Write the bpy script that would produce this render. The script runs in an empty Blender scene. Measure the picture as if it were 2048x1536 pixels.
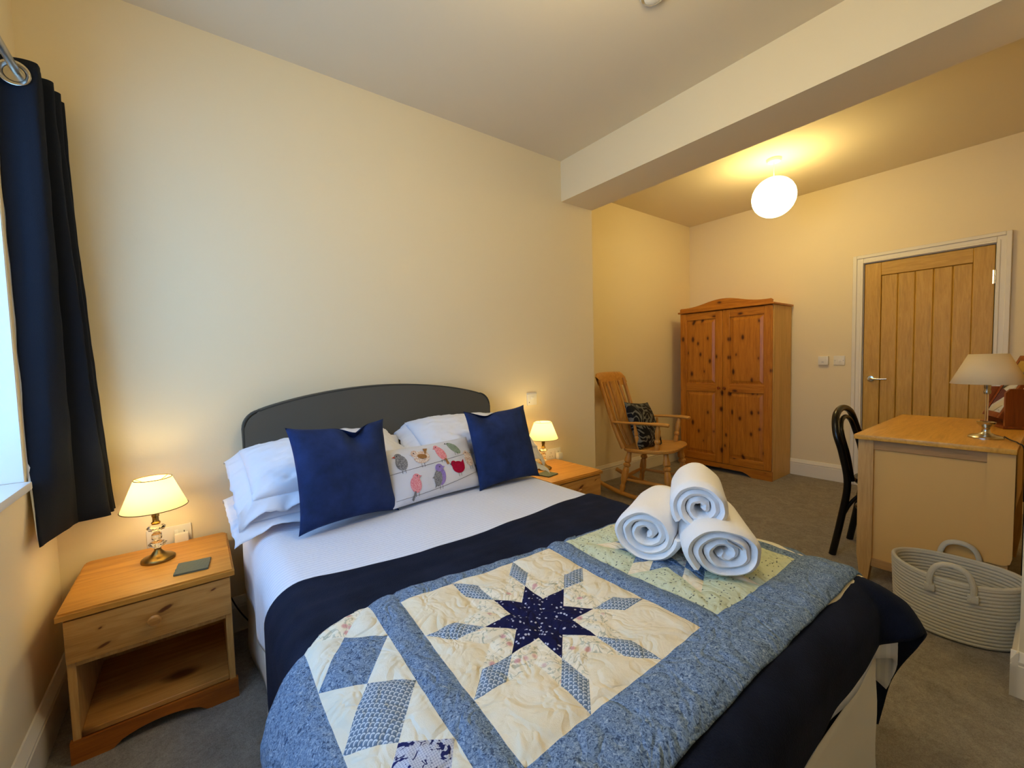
import bpy, bmesh, math, random
from mathutils import Vector, Matrix, noise
random.seed(7)
PI = math.pi
C = bpy.context.scene.collection
SC = bpy.context.scene

# ------------------------------------------------------------------ camera
def camera():
    cd = bpy.data.cameras.new('camera'); o = bpy.data.objects.new('camera', cd); C.objects.link(o)
    yaw, pit, rol = [math.radians(a) for a in (-37.111, -3.066, -1.477)]
    f = Vector((-math.sin(yaw)*math.cos(pit), math.cos(yaw)*math.cos(pit), math.sin(pit)))
    r = Vector((math.cos(yaw), math.sin(yaw), 0)); u = r.cross(f)
    r2 = math.cos(rol)*r+math.sin(rol)*u; u2 = -math.sin(rol)*r+math.cos(rol)*u
    m = Matrix((r2, u2, -f)).transposed().to_4x4(); m.translation = (0, 0, 1.2042)
    o.matrix_world = m
    cd.sensor_width = 36; cd.lens = 838.955*36/2048; cd.clip_start = .02
    SC.camera = o
camera()

# ------------------------------------------------------------------ daylight, exposure
W = bpy.data.worlds.new('sky'); SC.world = W; W.use_nodes = True
W.node_tree.nodes['Background'].inputs[0].default_value = (.27, .55, 1.0, 1)
W.node_tree.nodes['Background'].inputs[1].default_value = 3.3
pl = bpy.data.lights.new('window_portal', 'AREA'); pl.shape = 'RECTANGLE'; pl.size = 1.78; pl.size_y = 1.27
pl.cycles.is_portal = True
po = bpy.data.objects.new('window_portal', pl); C.objects.link(po)
po.location = (-.70, 1.0925, 1.485); po.rotation_euler = (0, -PI/2, 0)
SC.view_settings.view_transform = 'Standard'; SC.view_settings.look = 'None'
SC.view_settings.exposure = .80; SC.view_settings.gamma = 1.0; SC.view_settings.use_curve_mapping = False
SC.cycles.use_denoising = True
SC.cycles.max_bounces = 10; SC.cycles.diffuse_bounces = 6; SC.cycles.transmission_bounces = 8
SC.cycles.sample_clamp_indirect = 6.0
WARM = (1.0, .77, .31)
GLOBE_E, LAMP_W = 12.2, .85

# ------------------------------------------------------------------ materials
def lin(h):
    h = h.lstrip('#'); out = []
    for i in (0, 2, 4):
        v = int(h[i:i+2], 16)/255
        out.append(v/12.92 if v <= .04045 else ((v+.055)/1.055)**2.4)
    return (*out, 1)
class M:
    """small node-graph helper around a Principled material"""
    def __init__(s, name, col='#808080', rough=.6, metal=0, spec=.4, **kw):
        s.m = bpy.data.materials.new(name); s.m.use_nodes = True; s.t = s.m.node_tree
        s.b = s.t.nodes['Principled BSDF']
        s.b.inputs['Base Color'].default_value = lin(col) if isinstance(col, str) else col
        s.b.inputs['Roughness'].default_value = rough; s.b.inputs['Metallic'].default_value = metal
        s.b.inputs['Specular IOR Level'].default_value = spec
        for k, v in kw.items(): s.b.inputs[k.replace('_', ' ')].default_value = v
    def n(s, typ, **kw):
        nd = s.t.nodes.new(typ)
        for k, v in kw.items():
            if k in nd.inputs: nd.inputs[k].default_value = v
            else: setattr(nd, k, v)
        return nd
    def l(s, a, b): s.t.links.new(a, b)
    def co(s, kind='Object', scale=(1, 1, 1), rot=(0, 0, 0)):
        tc = s.n('ShaderNodeTexCoord'); mp = s.n('ShaderNodeMapping')
        mp.inputs['Scale'].default_value = scale; mp.inputs['Rotation'].default_value = rot
        s.l(tc.outputs[kind], mp.inputs[0]); return mp.outputs[0]
    def noise(s, vec, scale, detail=3, rough=.55, dist=0):
        nd = s.n('ShaderNodeTexNoise'); nd.inputs['Scale'].default_value = scale
        nd.inputs['Detail'].default_value = detail; nd.inputs['Roughness'].default_value = rough
        nd.inputs['Distortion'].default_value = dist; s.l(vec, nd.inputs['Vector']); return nd.outputs['Fac']
    def vor(s, vec, scale, feat='F1', rnd=1.0):
        nd = s.n('ShaderNodeTexVoronoi'); nd.feature = feat; nd.inputs['Scale'].default_value = scale
        nd.inputs['Randomness'].default_value = rnd; s.l(vec, nd.inputs['Vector']); return nd.outputs['Distance']
    def ramp(s, fac, stops, interp='LINEAR'):
        nd = s.n('ShaderNodeValToRGB'); cr = nd.color_ramp; cr.interpolation = interp
        while len(cr.elements) < len(stops): cr.elements.new(.5)
        for e, (p, c) in zip(cr.elements, stops):
            e.position = p; e.color = lin(c) if isinstance(c, str) else (c, c, c, 1)
        s.l(fac, nd.inputs[0]); return nd.outputs[0]
    def mix(s, fac, a, b, mode='MIX'):
        nd = s.n('ShaderNodeMix'); nd.data_type = 'RGBA'; nd.blend_type = mode
        for sock, v in ((nd.inputs[0], fac), (nd.inputs[6], a), (nd.inputs[7], b)):
            if hasattr(v, 'is_linked'): s.l(v, sock)
            elif isinstance(v, str): sock.default_value = lin(v)
            else: sock.default_value = v
        return nd.outputs[2]
    def math(s, op, a, b=0.0):
        nd = s.n('ShaderNodeMath'); nd.operation = op
        for i, v in enumerate((a, b)):
            if hasattr(v, 'is_linked'): s.l(v, nd.inputs[i])
            else: nd.inputs[i].default_value = v
        return nd.outputs[0]
    def sep(s, v):
        nd = s.n('ShaderNodeSeparateXYZ'); s.l(v, nd.inputs[0]); return nd.outputs
    def col(s, o): s.l(o, s.b.inputs['Base Color']); return s
    def bump(s, h, strength=.3, dist=.01):
        nd = s.n('ShaderNodeBump'); nd.inputs['Strength'].default_value = strength; nd.inputs['Distance'].default_value = dist
        s.l(h, nd.inputs['Height']); s.l(nd.outputs[0], s.b.inputs['Normal']); return s

def paint(name, col, rough=.75, bs=.08):
    m = M(name, col, rough, spec=.25); v = m.co(); m.bump(m.noise(v, 160, 4), bs, .004); return m.m
def wood(name, light, mid, dark, axis='X', knots=0.0, rough=.4, grain=1.0, spec=.4, kscale=5.0, kden=.5, at_=()):
    m = M(name, mid, rough, spec=spec)
    st = {'X': (1.2, 14, 14), 'Y': (14, 1.2, 14), 'Z': (14, 14, 1.2)}[axis]
    v = m.co('Object', tuple(a*grain for a in st))
    f = m.noise(v, 2.2, 5, .6, 1.2)
    v2 = m.co('Object', tuple(a*grain*5 for a in st)); f2 = m.noise(v2, 3.0, 3, .6)
    base = m.ramp(f, [(.28, dark), (.48, mid), (.72, light)])
    base = m.mix(.25, base, m.ramp(f2, [(.3, dark), (.7, light)]))
    if knots:
        kst = {'X': (.5, 1, 1), 'Y': (1, .5, 1), 'Z': (1, 1, .5)}[axis]
        g_ = m.sep(m.co()); ia = 'XYZ'.index(axis); kc = m.n('ShaderNodeCombineXYZ'); m.l(m.math('MULTIPLY', g_[ia], .55), kc.inputs[0]); m.l(m.math('ADD', g_[(ia+1) % 3], g_[(ia+2) % 3]), kc.inputs[1]); kv = kc.outputs[0]; w_ = m.n('ShaderNodeTexNoise'); w_.inputs['Scale'].default_value = 18
        m.l(kv, w_.inputs['Vector']); vn = m.n('ShaderNodeTexVoronoi'); vn.voronoi_dimensions = '2D'; vn.inputs['Scale'].default_value = kscale; m.l(kv, vn.inputs['Vector'])
        cs_ = m.sep(vn.outputs['Color']); drop_ = m.math('MULTIPLY', m.math('GREATER_THAN', cs_[0], kden), 1.0); size_ = m.math('MULTIPLY', cs_[1], .10)
        d = m.math('ADD', m.math('ADD', m.math('ADD', vn.outputs['Distance'], drop_), size_), m.math('MULTIPLY', m.math('SUBTRACT', w_.outputs['Fac'], .5), .10))
        halo = m.ramp(d, [(0, .55), (.16*knots, .45), (.34*knots, 0.0)])
        base = m.mix(halo, base, dark)
        msk = m.ramp(d, [(0, 1.0), (.085*knots, .95), (.15*knots, .45), (.19*knots, 0.0)])
        base = m.mix(msk, base, '#4a2008')
    for (kx, kz, rx_, rz_) in at_:
        g_ = m.sep(m.co()); wob = m.math('MULTIPLY', m.math('SUBTRACT', m.noise(m.co(), 60, 2), .5), .5)
        dx = m.math('DIVIDE', m.math('SUBTRACT', g_[0], kx), rx_); dz = m.math('DIVIDE', m.math('SUBTRACT', m.math('SUBTRACT', g_[2], kz), m.math('MULTIPLY', m.math('SUBTRACT', g_[0], kx), .35)), rz_)
        d = m.math('ADD', m.math('SQRT', m.math('ADD', m.math('MULTIPLY', dx, dx), m.math('MULTIPLY', dz, dz))), wob)
        base = m.mix(m.ramp(m.math('MULTIPLY', d, .4), [(.0, .6), (.4, .5), (.95, 0.0)]), base, dark)
        base = m.mix(m.ramp(d, [(.0, .95), (.6, .85), (1.0, 0.0)]), base, '#5a2408')
    m.col(base); m.bump(f2, .06, .003); return m.m
def cloth(name, col, rough=.9, scale=900, bs=.15, sheen=0.0, vary=None, wr=0.0):
    m = M(name, col, rough, spec=.15)
    v = m.co(); h = m.noise(v, scale, 2)
    if vary: m.col(m.ramp(m.noise(v, 9, 4, .6), [(.3, vary), (.65, col)]))
    if wr: h = m.math('ADD', m.math('MULTIPLY', m.noise(v, 14, 4, .55, .8), wr), m.math('MULTIPLY', h, .1))
    m.bump(h, bs, .006)
    if sheen: m.b.inputs['Sheen Weight'].default_value = sheen; m.b.inputs['Sheen Roughness'].default_value = .4; m.b.inputs['Sheen Tint'].default_value = lin(col)
    return m.m
def metal(name, col, rough=.25): return M(name, col, rough, 1.0).m

MT = {}
MT['wall'] = paint('cream wall paint', '#eddeba')
MT['ceil'] = paint('off white ceiling paint', '#e2d5ba')
MT['trim'] = paint('white gloss trim', '#e9e3d4', .35, .02)
MT['sash'] = paint('white window paint', '#eef1f2', .35, .02)
MT['plastic'] = M('white plastic', '#e9e4d6', .35).m
MT['plastic_dark'] = M('dark plastic', '#2a2826', .45).m
MT['rocker'] = M('switch rocker', '#f0ece0', .3).m
def carpet():
    m = M('grey carpet', '#6a655e', 1.0, spec=.05); v = m.co()
    a = m.noise(v, 260, 3, .7); b = m.noise(v, 9, 6, .7, 1.2)
    c = m.ramp(a, [(.3, '#66615b'), (.7, '#c2bbb0')]); c = m.mix(.35, c, m.ramp(m.noise(v, 70, 4, .75, .8), [(.35, '#5f5a54'), (.65, '#c9c2b7')])); c = m.mix(.4, c, m.ramp(b, [(.34, '#7a756c'), (.66, '#b3aca1')]))
    m.col(c); m.bump(m.math('ADD', a, b), .7, .012); return m.m
MT['carpet'] = carpet()
MT['pine'] = wood('honey pine', '#d89d48', '#c68a38', '#a56b26', 'X', .8, .38, kscale=5.5, kden=.35)
MT['pine_front'] = wood('pale pine front', '#cf9a55', '#bd8440', '#9c6629', 'X', 1.1, .42, kscale=5.2, kden=.45)
MT['pine_drawer'] = wood('knotty pine drawer front', '#cf9f5b', '#bd8a47', '#9c6b2f', 'X', 0, .42, at_=((.028, .407, .024, .009), (-.125, .347, .020, .006), (-.13, .405, .006, .004), (.16, .425, .010, .004)))
MT['pine_side'] = wood('pale pine boards', '#d3a765', '#c29250', '#a87638', 'Z', 0, .45)
MT['pine_dark'] = wood('orange pine plinth', '#b5691f', '#9c5515', '#7f410d', 'X', .4, .4)
MT['ward'] = wood('varnished orange pine', '#cd872d', '#b8721d', '#965613', 'Z', 1.0, .35, kscale=9.5, kden=.6)
MT['ward_x'] = wood('varnished pine rail', '#cd872d', '#b46e1c', '#965613', 'Y', .8, .35, kscale=8, kden=.5)
MT['ward_side'] = wood('plain wardrobe side', '#dfb670', '#d2a85f', '#c19850', 'Z', 0, .5, .6)
MT['oak'] = wood('oak veneer', '#d8ac50', '#c89b3d', '#b4882e', 'Z', 0, .45, 1.6)
MT['oak_x'] = wood('oak rail', '#d8ac50', '#c89b3d', '#b4882e', 'Y', 0, .45, 1.6)
MT['desk_top'] = wood('orange oak top', '#e6b254', '#d7a041', '#bd8833', 'X', 0, .35, 1.2)
MT['desk'] = wood('pale oak frame', '#d2aa6c', '#c49a5c', '#b0874b', 'Z', 0, .5, 1.2)
MT['desk_x'] = wood('pale oak rail', '#bf9660', '#b08751', '#9d7541', 'Y', 0, .5, 1.2)
MT['desk_panel'] = paint('tan panel board', '#dab06a', .6, .05)
MT['beech'] = wood('varnished beech', '#d6a257', '#c89044', '#ad7730', 'Y', 0, .38, 1.0)
MT['beech_z'] = wood('varnished beech posts', '#d6a257', '#c89044', '#ad7730', 'Z', 0, .38, 1.0)
MT['mahog'] = wood('red brown wood', '#9a4e16', '#86400f', '#6b300a', 'Z', 0, .35)
MT['blackwood'] = M('black lacquered wood', '#0d0c0b', .25).m
MT['brass'] = metal('antique brass', '#8f7440', .35)
MT['brass_b'] = metal('polished brass', '#b08d46', .25)
MT['chrome'] = metal('chrome', '#d4d2cd', .15)
MT['nickel'] = metal('satin nickel', '#c9c3b4', .22)
MT['pole'] = metal('brushed steel pole', '#b9b4aa', .35)
MT['crystal'] = M('cut crystal', '#ffffff', .02, Transmission_Weight=1.0, IOR=1.5).m
MT['clear'] = M('clear glass', '#ffffff', .0, Transmission_Weight=1.0, IOR=1.45).m
MT['mirror'] = metal('mirror glass', '#e6e6e0', .02)
MT['slate'] = cloth('grey slate', '#5d6458', .8, 120, .4)
MT['slate'].node_tree.nodes['Principled BSDF'].inputs['Specular IOR Level'].default_value = .3
MT['trimline'] = M('brown shade trim', '#6b4a1c', .6).m
def shade_mat(name, col, tr):
    m = bpy.data.materials.new(name); m.use_nodes = True; t = m.node_tree; t.nodes.clear()
    o = t.nodes.new('ShaderNodeOutputMaterial'); d = t.nodes.new('ShaderNodeBsdfDiffuse'); r = t.nodes.new('ShaderNodeBsdfTranslucent'); x = t.nodes.new('ShaderNodeMixShader')
    d.inputs[0].default_value = lin(col); r.inputs[0].default_value = lin(col); x.inputs[0].default_value = tr
    t.links.new(d.outputs[0], x.inputs[1]); t.links.new(r.outputs[0], x.inputs[2]); t.links.new(x.outputs[0], o.inputs[0]); return m
MT['shade'] = shade_mat('cream lit shade', '#f1dfa6', .40)
MT['shade_off'] = shade_mat('cream linen shade', '#f3e2b8', .25)
def emit(name, col, e):
    m = M(name, '#fff2d8', .5); m.b.inputs['Emission Color'].default_value = (*col, 1); m.b.inputs['Emission Strength'].default_value = e; return m.m
MT['globe'] = emit('glowing paper globe', WARM, GLOBE_E)
MT['globe_b'] = emit('glowing paper globe over the bed', (1.0, .80, .42), GLOBE_E*1.38)
MT['bulb'] = emit('glowing bulb', (1, .78, .45), 30)
MT['grey_fabric'] = cloth('charcoal grey weave', '#5b5850', .95, 700, .25)
MT['grey_pipe'] = cloth('charcoal piping', '#43423d', .9, 700, .2)
MT['white'] = cloth('white cotton', '#e5e8f2', .9, 500, .3, wr=1.0)
MT['valance'] = cloth('white valance cotton', '#f1eee8', .9, 500, .25, wr=1.0)
def seer():
    m = M('white seersucker stripe', '#e8e8ec', .9, spec=.15); v = m.co()
    x = m.sep(v)[0]; y = m.sep(v)[1]; z = m.sep(v)[2]
    w = m.noise(m.co('Object', (1, 1, 1)), 30, 2)
    s1 = m.math('SINE', m.math('MULTIPLY', m.math('ADD', y, m.math('MULTIPLY', w, .004)), 2*PI/.0165))
    pk = m.noise(v, 110, 3)
    h = m.math('ADD', m.math('MULTIPLY', s1, .5), m.math('MULTIPLY', pk, .9))
    m.bump(h, .3, .0035); m.col(m.ramp(s1, [(.0, '#d8deee'), (.6, '#e4e9f6')])); return m.m
MT['seer'] = seer()
MT['mattress'] = cloth('cream mattress cover', '#e3dccf', .9, 300, .3)
MT['velvet'] = cloth('navy velvet', '#263869', .75, 250, .25, sheen=.35, vary='#182648')
MT['throw'] = cloth('dark navy fleece', '#1a2136', .95, 300, .35, sheen=.28, vary='#111625')
MT['curtain'] = cloth('navy curtain cloth', '#1c2029', .95, 400, .25, sheen=.2)
MT['lining'] = cloth('pale curtain lining', '#dfe3e6', .9, 400, .2)
MT['terry'] = cloth('white terry towelling', '#f3f1f0', 1.0, 320, .25)
MT['label'] = cloth('grey care label', '#c9c6c4', .8, 500, .1)
MT['bird_cloth'] = cloth('pale grey cushion cotton', '#d6d8e2', .9, 500, .25, wr=.8)
MT['rope'] = cloth('grey cotton rope', '#c4c1b2', .95, 240, .3)
def damask():
    m = M('navy damask', '#0d0f18', .7, spec=.2); v = m.co()
    f = m.noise(v, 8.5, 1.2, .4, 1.8)
    c = m.ramp(f, [(.44, '#0c0e17'), (.48, '#6d6f6c'), (.53, '#6d6f6c'), (.57, '#0c0e17')]); m.col(c); return m.m
MT['damask'] = damask()
# quilt prints, drawn in the cloth's own metres
def q_plain(name, col, vary):
    m = M(name, col, .9, spec=.12); v = m.co('UV')
    cr_ = m.math('ABSOLUTE', m.math('SUBTRACT', m.noise(v, 13, 2, .5, .9), .5))
    h = m.math('ADD', m.math('ADD', m.math('MULTIPLY', m.noise(v, 16, 4, .55, .6), .8), m.math('MULTIPLY', m.math('MINIMUM', cr_, .12), 4.0)), m.math('MULTIPLY', m.noise(v, 600, 2), .08))
    m.col(m.ramp(m.noise(v, 10, 3), [(.3, vary), (.7, col)])); m.bump(h, .5, .016); return m
def q_blue():
    m = q_plain('blue speckled print', '#6384b0', '#6384b0'); v = m.co('UV')
    a = m.noise(v, 150, 3, .6, 1.8)
    m.col(m.ramp(a, [(.36, '#3a4c68'), (.47, '#6b819f'), (.6, '#8399b4'), (.72, '#b3c1d1')])); return m.m
def q_scale():
    m = q_plain('grey blue scallop print', '#667a90', '#667a90'); S_ = .0125
    u, v, _ = m.sep(m.co('UV', (1/S_, 2/S_, 1), (0, 0, 0)))
    r = m.math('FLOOR', v); y = m.math('SUBTRACT', v, r)
    def dist(par, yy):
        x = m.math('FRACT', m.math('ADD', u, m.math('MULTIPLY', m.math('ADD', r, par), .5)))
        x = m.math('MULTIPLY', m.math('SUBTRACT', x, .5), 2.0)
        return m.math('SQRT', m.math('ADD', m.math('MULTIPLY', x, x), m.math('MULTIPLY', yy, yy)))
    dA = dist(0.0, y); dB = dist(1.0, m.math('ADD', y, 1.0)); inA = m.math('LESS_THAN', dA, 1.0)
    d = m.math('ADD', m.math('MULTIPLY', dA, inA), m.math('MULTIPLY', m.math('MINIMUM', dB, 1.35), m.math('SUBTRACT', 1.0, inA)))
    st = [(.0, '#7d8fa3'), (.42, '#7d8fa3'), (.50, '#c6d0d9'), (.76, '#c6d0d9'), (.84, '#66788e'), (1.0, '#66788e')]
    m.col(m.ramp(d, st)); return m.m
def q_floral():
    m = q_plain('cream rose print', '#e9dfc8', '#e2d7bd'); v = m.co('UV')
    vine = m.noise(v, 38, 1.5, .4, 1.2)
    c = m.mix(m.ramp(vine, [(.47, 0.0), (.492, .55), (.508, .55), (.53, 0.0)]), '#ebe2cb', '#6f7d6a')
    leaf = m.vor(v, 70); c = m.mix(m.ramp(leaf, [(.0, .45), (.16, .45), (.24, 0.0)]), c, '#8fa08a')
    rose = m.vor(v, 26); c = m.mix(m.ramp(rose, [(.0, .8), (.13, .7), (.24, 0.0)]), c, '#c87f86')
    m.col(c); return m.m
def q_navy():
    m = q_plain('navy blossom print', '#191c44', '#191c44'); v = m.co('UV')
    d = m.vor(v, 90); n = m.noise(v, 160, 2, .6)
    c = m.mix(m.ramp(m.math('MULTIPLY', d, m.math('ADD', n, .55)), [(.0, .9), (.23, .85), (.29, 0.0)]), '#181a42', '#c9cbe0'); m.col(c); return m.m
def q_mint():
    m = q_plain('mint sprig print', '#cfd6ba', '#c6cfb0'); v = m.co('UV', (1, 1.9, 1), (0, 0, .4))
    d = m.vor(v, 62); e = m.vor(m.co('UV', (1.6, 1, 1), (0, 0, .2)), 50)
    c = m.mix(m.ramp(d, [(.0, .9), (.17, .85), (.24, 0.0)]), '#cdd5b8', '#464f55')
    c = m.mix(m.ramp(e, [(.0, .5), (.2, .4), (.3, 0.0)]), c, '#9fae8c'); m.col(c); return m.m
def q_check():
    m = q_plain('lilac check print', '#b9bfd0', '#b9bfd0'); v = m.co('UV')
    s = m.sep(v); gx = m.math('SINE', m.math('MULTIPLY', s[0], 2*PI/.004)); gy = m.math('SINE', m.math('MULTIPLY', s[1], 2*PI/.004))
    g = m.math('MULTIPLY', m.math('ADD', gx, gy), .25)
    c = m.ramp(m.math('ADD', g, .5), [(.2, '#a2a9c0'), (.7, '#c6cbda')])
    f = m.noise(v, 62, 2, .5, 1.5); c = m.mix(m.ramp(f, [(.565, 0.0), (.59, 1.0)]), c, '#23285c'); m.col(c); return m.m
QM = [q_blue(), q_plain('cream calico', '#ebe0c6', '#e4d8ba').m, q_floral(), q_navy(), q_scale(), q_mint(), q_check(), q_plain('pale ivory calico', '#e6e4d6', '#dedccc').m]
BLUE, CREAM, FLORAL, NAVY, SCALE, MINT, CHECK, IVORY = range(8)

# ------------------------------------------------------------------ mesh helpers
class MB:
    def __init__(s, origin=(0, 0, 0)): s.bm = bmesh.new(); s.o = Vector(origin); s.uv = None
    def _xf(s, vs, mat):
        if mat is not None: bmesh.ops.transform(s.bm, matrix=mat, verts=vs)
    def box(s, x0, x1, y0, y1, z0, z1, bev=0.0, seg=2, mat=None):
        g = bmesh.ops.create_cube(s.bm, size=1); vs = g['verts']
        for v in vs: v.co = Vector((x0+(v.co.x+.5)*(x1-x0), y0+(v.co.y+.5)*(y1-y0), z0+(v.co.z+.5)*(z1-z0)))
        if bev:
            es = list({e for v in vs for e in v.link_edges})
            r = bmesh.ops.bevel(s.bm, geom=es, offset=bev, segments=seg, affect='EDGES', profile=.6)
            vs = list({v for f in r['faces'] for v in f.verts} | {v for v in vs if v.is_valid})
        s._xf(vs, mat); return s
    def lathe(s, prof, c=(0, 0, 0), seg=32, mat=None, sx=1.0, sy=1.0):
        rows = []; c = Vector(c)
        for r, z in prof:
            if r < 1e-6: rows.append([s.bm.verts.new(c+Vector((0, 0, z)))])
            else: rows.append([s.bm.verts.new(c+Vector((r*sx*math.cos(2*PI*i/seg), r*sy*math.sin(2*PI*i/seg), z))) for i in range(seg)])
        for a, b in zip(rows, rows[1:]):
            for i in range(seg):
                j = (i+1) % seg
                q = [a[i % len(a)], a[j % len(a)], b[j % len(b)], b[i % len(b)]]
                q = [v for k, v in enumerate(q) if v not in q[:k]]
                if len(q) > 2: s.bm.faces.new(q)
        vs = [v for r in rows for v in r]; s._xf(vs, mat); return s
    def tube(s, pts, rad, seg=10, caps=True, flat=1.0, closed=False):
        pts = [Vector(p) for p in pts]; n = len(pts)
        rad = rad if isinstance(rad, (list, tuple)) else [rad]*n
        rows = []; up = None
        for i, p in enumerate(pts):
            a = pts[(i-1) % n] if closed else pts[max(i-1, 0)]; b = pts[(i+1) % n] if closed else pts[min(i+1, n-1)]
            t = (b-a).normalized()
            if up is None: up = t.orthogonal().normalized() if abs(t.z) > .9 else Vector((0, 0, 1))
            x = t.cross(up).normalized(); up = x.cross(t).normalized()
            rows.append([s.bm.verts.new(p+rad[i]*(math.cos(2*PI*k/seg)*x+flat*math.sin(2*PI*k/seg)*up)) for k in range(seg)])
        pairs = list(zip(rows, rows[1:]))+([(rows[-1], rows[0])] if closed else [])
        for a, b in pairs:
            for k in range(seg): s.bm.faces.new((a[k], a[(k+1) % seg], b[(k+1) % seg], b[k]))
        if caps and not closed: s.bm.faces.new(rows[0][::-1]); s.bm.faces.new(rows[-1])
        return s
    def prism(s, poly, fn, a, b):
        """poly: 2D outline; fn(u,v,w) -> point; extruded from w=a to w=b"""
        A = [s.bm.verts.new(Vector(fn(u, v, a))) for u, v in poly]; B = [s.bm.verts.new(Vector(fn(u, v, b))) for u, v in poly]
        n = len(poly); s.bm.faces.new(A[::-1]); s.bm.faces.new(B)
        for i in range(n): s.bm.faces.new((A[i], A[(i+1) % n], B[(i+1) % n], B[i]))
        return s
    def grid(s, fn, nu, nv, cu=False, uv=None):
        R = [[s.bm.verts.new(Vector(fn(i/(nu if cu else nu-1), j/(nv-1)))) for i in range(nu)] for j in range(nv)]
        L = s.bm.loops.layers.uv.verify() if uv else None
        for j in range(nv-1):
            for i in range(nu if cu else nu-1):
                k = (i+1) % nu; f = s.bm.faces.new((R[j][i], R[j][k], R[j+1][k], R[j+1][i]))
                if uv:
                    for lp, (a, b) in zip(f.loops, ((i, j), (i+1, j), (i+1, j+1), (i, j+1))): lp[L].uv = uv(a/(nu-1), b/(nv-1))
        return s
    def done(s, name, mat, parent=None, angle=40, solid=0.0, sub=0):
        bmesh.ops.remove_doubles(s.bm, verts=s.bm.verts, dist=1e-5)
        bmesh.ops.recalc_face_normals(s.bm, faces=s.bm.faces)
        if s.o.length: bmesh.ops.translate(s.bm, verts=s.bm.verts, vec=-s.o)
        me = bpy.data.meshes.new(name); s.bm.to_mesh(me); s.bm.free()
        for m in (mat if isinstance(mat, (list, tuple)) else [mat]): me.materials.append(m)
        me.polygons.foreach_set('use_smooth', [True]*len(me.polygons))
        me.set_sharp_from_angle(angle=math.radians(angle))
        o = bpy.data.objects.new(name, me); C.objects.link(o)
        if parent: o.parent = parent
        if solid:
            q = o.modifiers.new('thickness', 'SOLIDIFY'); q.thickness = solid; q.offset = -1
        if sub:
            q = o.modifiers.new('smooth', 'SUBSURF'); q.levels = q.render_levels = sub
        return o
def tag(o, label, cat, group=None):
    o['label'] = label; o['category'] = cat
    if group: o['group'] = group
    return o
def thing(name, label, cat, loc=(0, 0, 0), rz=0.0, group=None):
    o = bpy.data.objects.new(name, None); C.objects.link(o); o.location = loc; o.rotation_euler = (0, 0, rz); o.empty_display_size = .1
    return tag(o, label, cat, group)
def part(o, label): o['label'] = label; return o
def struct(o): o['kind'] = 'structure'; return o
def at(loc, o): o.location = loc; return o
def crom(pts, n=8, closed=False):
    """Catmull-Rom through points"""
    P = [Vector(p) for p in pts]; N = len(P); out = []
    for i in range(N if closed else N-1):
        g = (lambda k: P[k % N]) if closed else (lambda k: P[min(max(k, 0), N-1)])
        a, b, c, d = g(i-1), g(i), g(i+1), g(i+2)
        for k in range(n):
            t = k/n; out.append(.5*((2*b)+(c-a)*t+(2*a-5*b+4*c-d)*t*t+(3*b-a-3*c+d)*t**3))
    if not closed: out.append(P[-1])
    return out
def nz(x, y, z=0.0): return noise.noise(Vector((x, y, z)))

# ------------------------------------------------------------------ room
XW, YW, ZC, XB1, ZB, XB2, YA, XD, ZC2 = -.444, 2.279, 2.659, 2.223, 2.37, 2.551, 2.737, 4.769, 2.736
YR, YL = -2.6, -.62
WY0, WY1, WZ0, WZ1 = .2, 1.985, .85, 2.12
struct(MB().box(XW-.26, XD+.12, YR-.1, YA+.12, -.08, 0).done('floor', MT['carpet']))
struct(MB().box(XW-.26, XB1, YR-.1, YW, ZC, ZC+.15).done('ceiling', MT['ceil']))
struct(MB().box(XB2, XD, YL, YA, ZC2, ZC2+.1).done('ceiling_lobby', MT['ceil']))
struct(MB().box(XB1, XB2, YR-.1, YW, ZB, ZC2+.1).done('trim_1', MT['wall']))            # boxed-in beam
w = MB(); w.box(XW-.26, XB2, YW, YA+.12, 0, ZC2+.1); struct(w.done('wall_back', MT['wall']))
struct(MB().box(XB2, XD+.12, YA, YA+.12, 0, ZC2+.1).done('wall_alcove', MT['wall']))
w = MB(); w.box(XW-.26, XW, YR, WY0, 0, ZC).box(XW-.26, XW, WY1, YW, 0, ZC).box(XW-.26, XW, WY0, WY1, 0, WZ0).box(XW-.26, XW, WY0, WY1, WZ1, ZC)
struct(w.done('wall_left', MT['wall']))
DY0, DY1, DZ = .334, 1.096, 1.981
w = MB(); w.box(XD, XD+.12, YL, DY0-.03, 0, ZC2+.1).box(XD, XD+.12, DY1+.03, YA, 0, ZC2+.1).box(XD, XD+.12, DY0-.03, DY1+.03, DZ+.03, ZC2+.1)
struct(w.done('wall_door', MT['wall']))
struct(MB().box(XB1, XB2, YR, .071, 0, ZB).done('wall_pillar', MT['wall']))
struct(MB().box(XB2, XD+.12, YL-.12, YL, 0, ZC2+.1).done('wall_right', MT['wall']))
struct(MB().box(XW-.26, XB1, YR-.1, YR, 0, ZC).done('wall_rear', MT['wall']))
BBP = [(0, 0), (.018, 0), (.018, .112), (.0145, .115), (.0145, .120), (.018, .123), (.018, .128), (.012, .138), (.007, .150), (.004, .156), (0, .158)]
def baseboard(name, p0, p1, nrm):
    p0, p1, n = Vector((*p0, 0)), Vector((*p1, 0)), Vector((*nrm, 0)); L = (p1-p0).length; d = (p1-p0)/L
    struct(MB().prism(BBP, lambda u, v, w: p0+d*w+n*u+Vector((0, 0, v)), 0, L).done(name, MT['trim'], angle=25))
baseboard('baseboard_left', (XW, YR), (XW, YW), (1, 0))
baseboard('baseboard_back', (XW, YW), (XB2+.018, YW), (0, -1))
baseboard('baseboard_return', (XB2, YW-.018), (XB2, YA), (1, 0))
baseboard('baseboard_alcove', (XB2, YA), (XD, YA), (0, -1))
baseboard('baseboard_door', (XD, DY1+.10), (XD, YA), (-1, 0))
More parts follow.
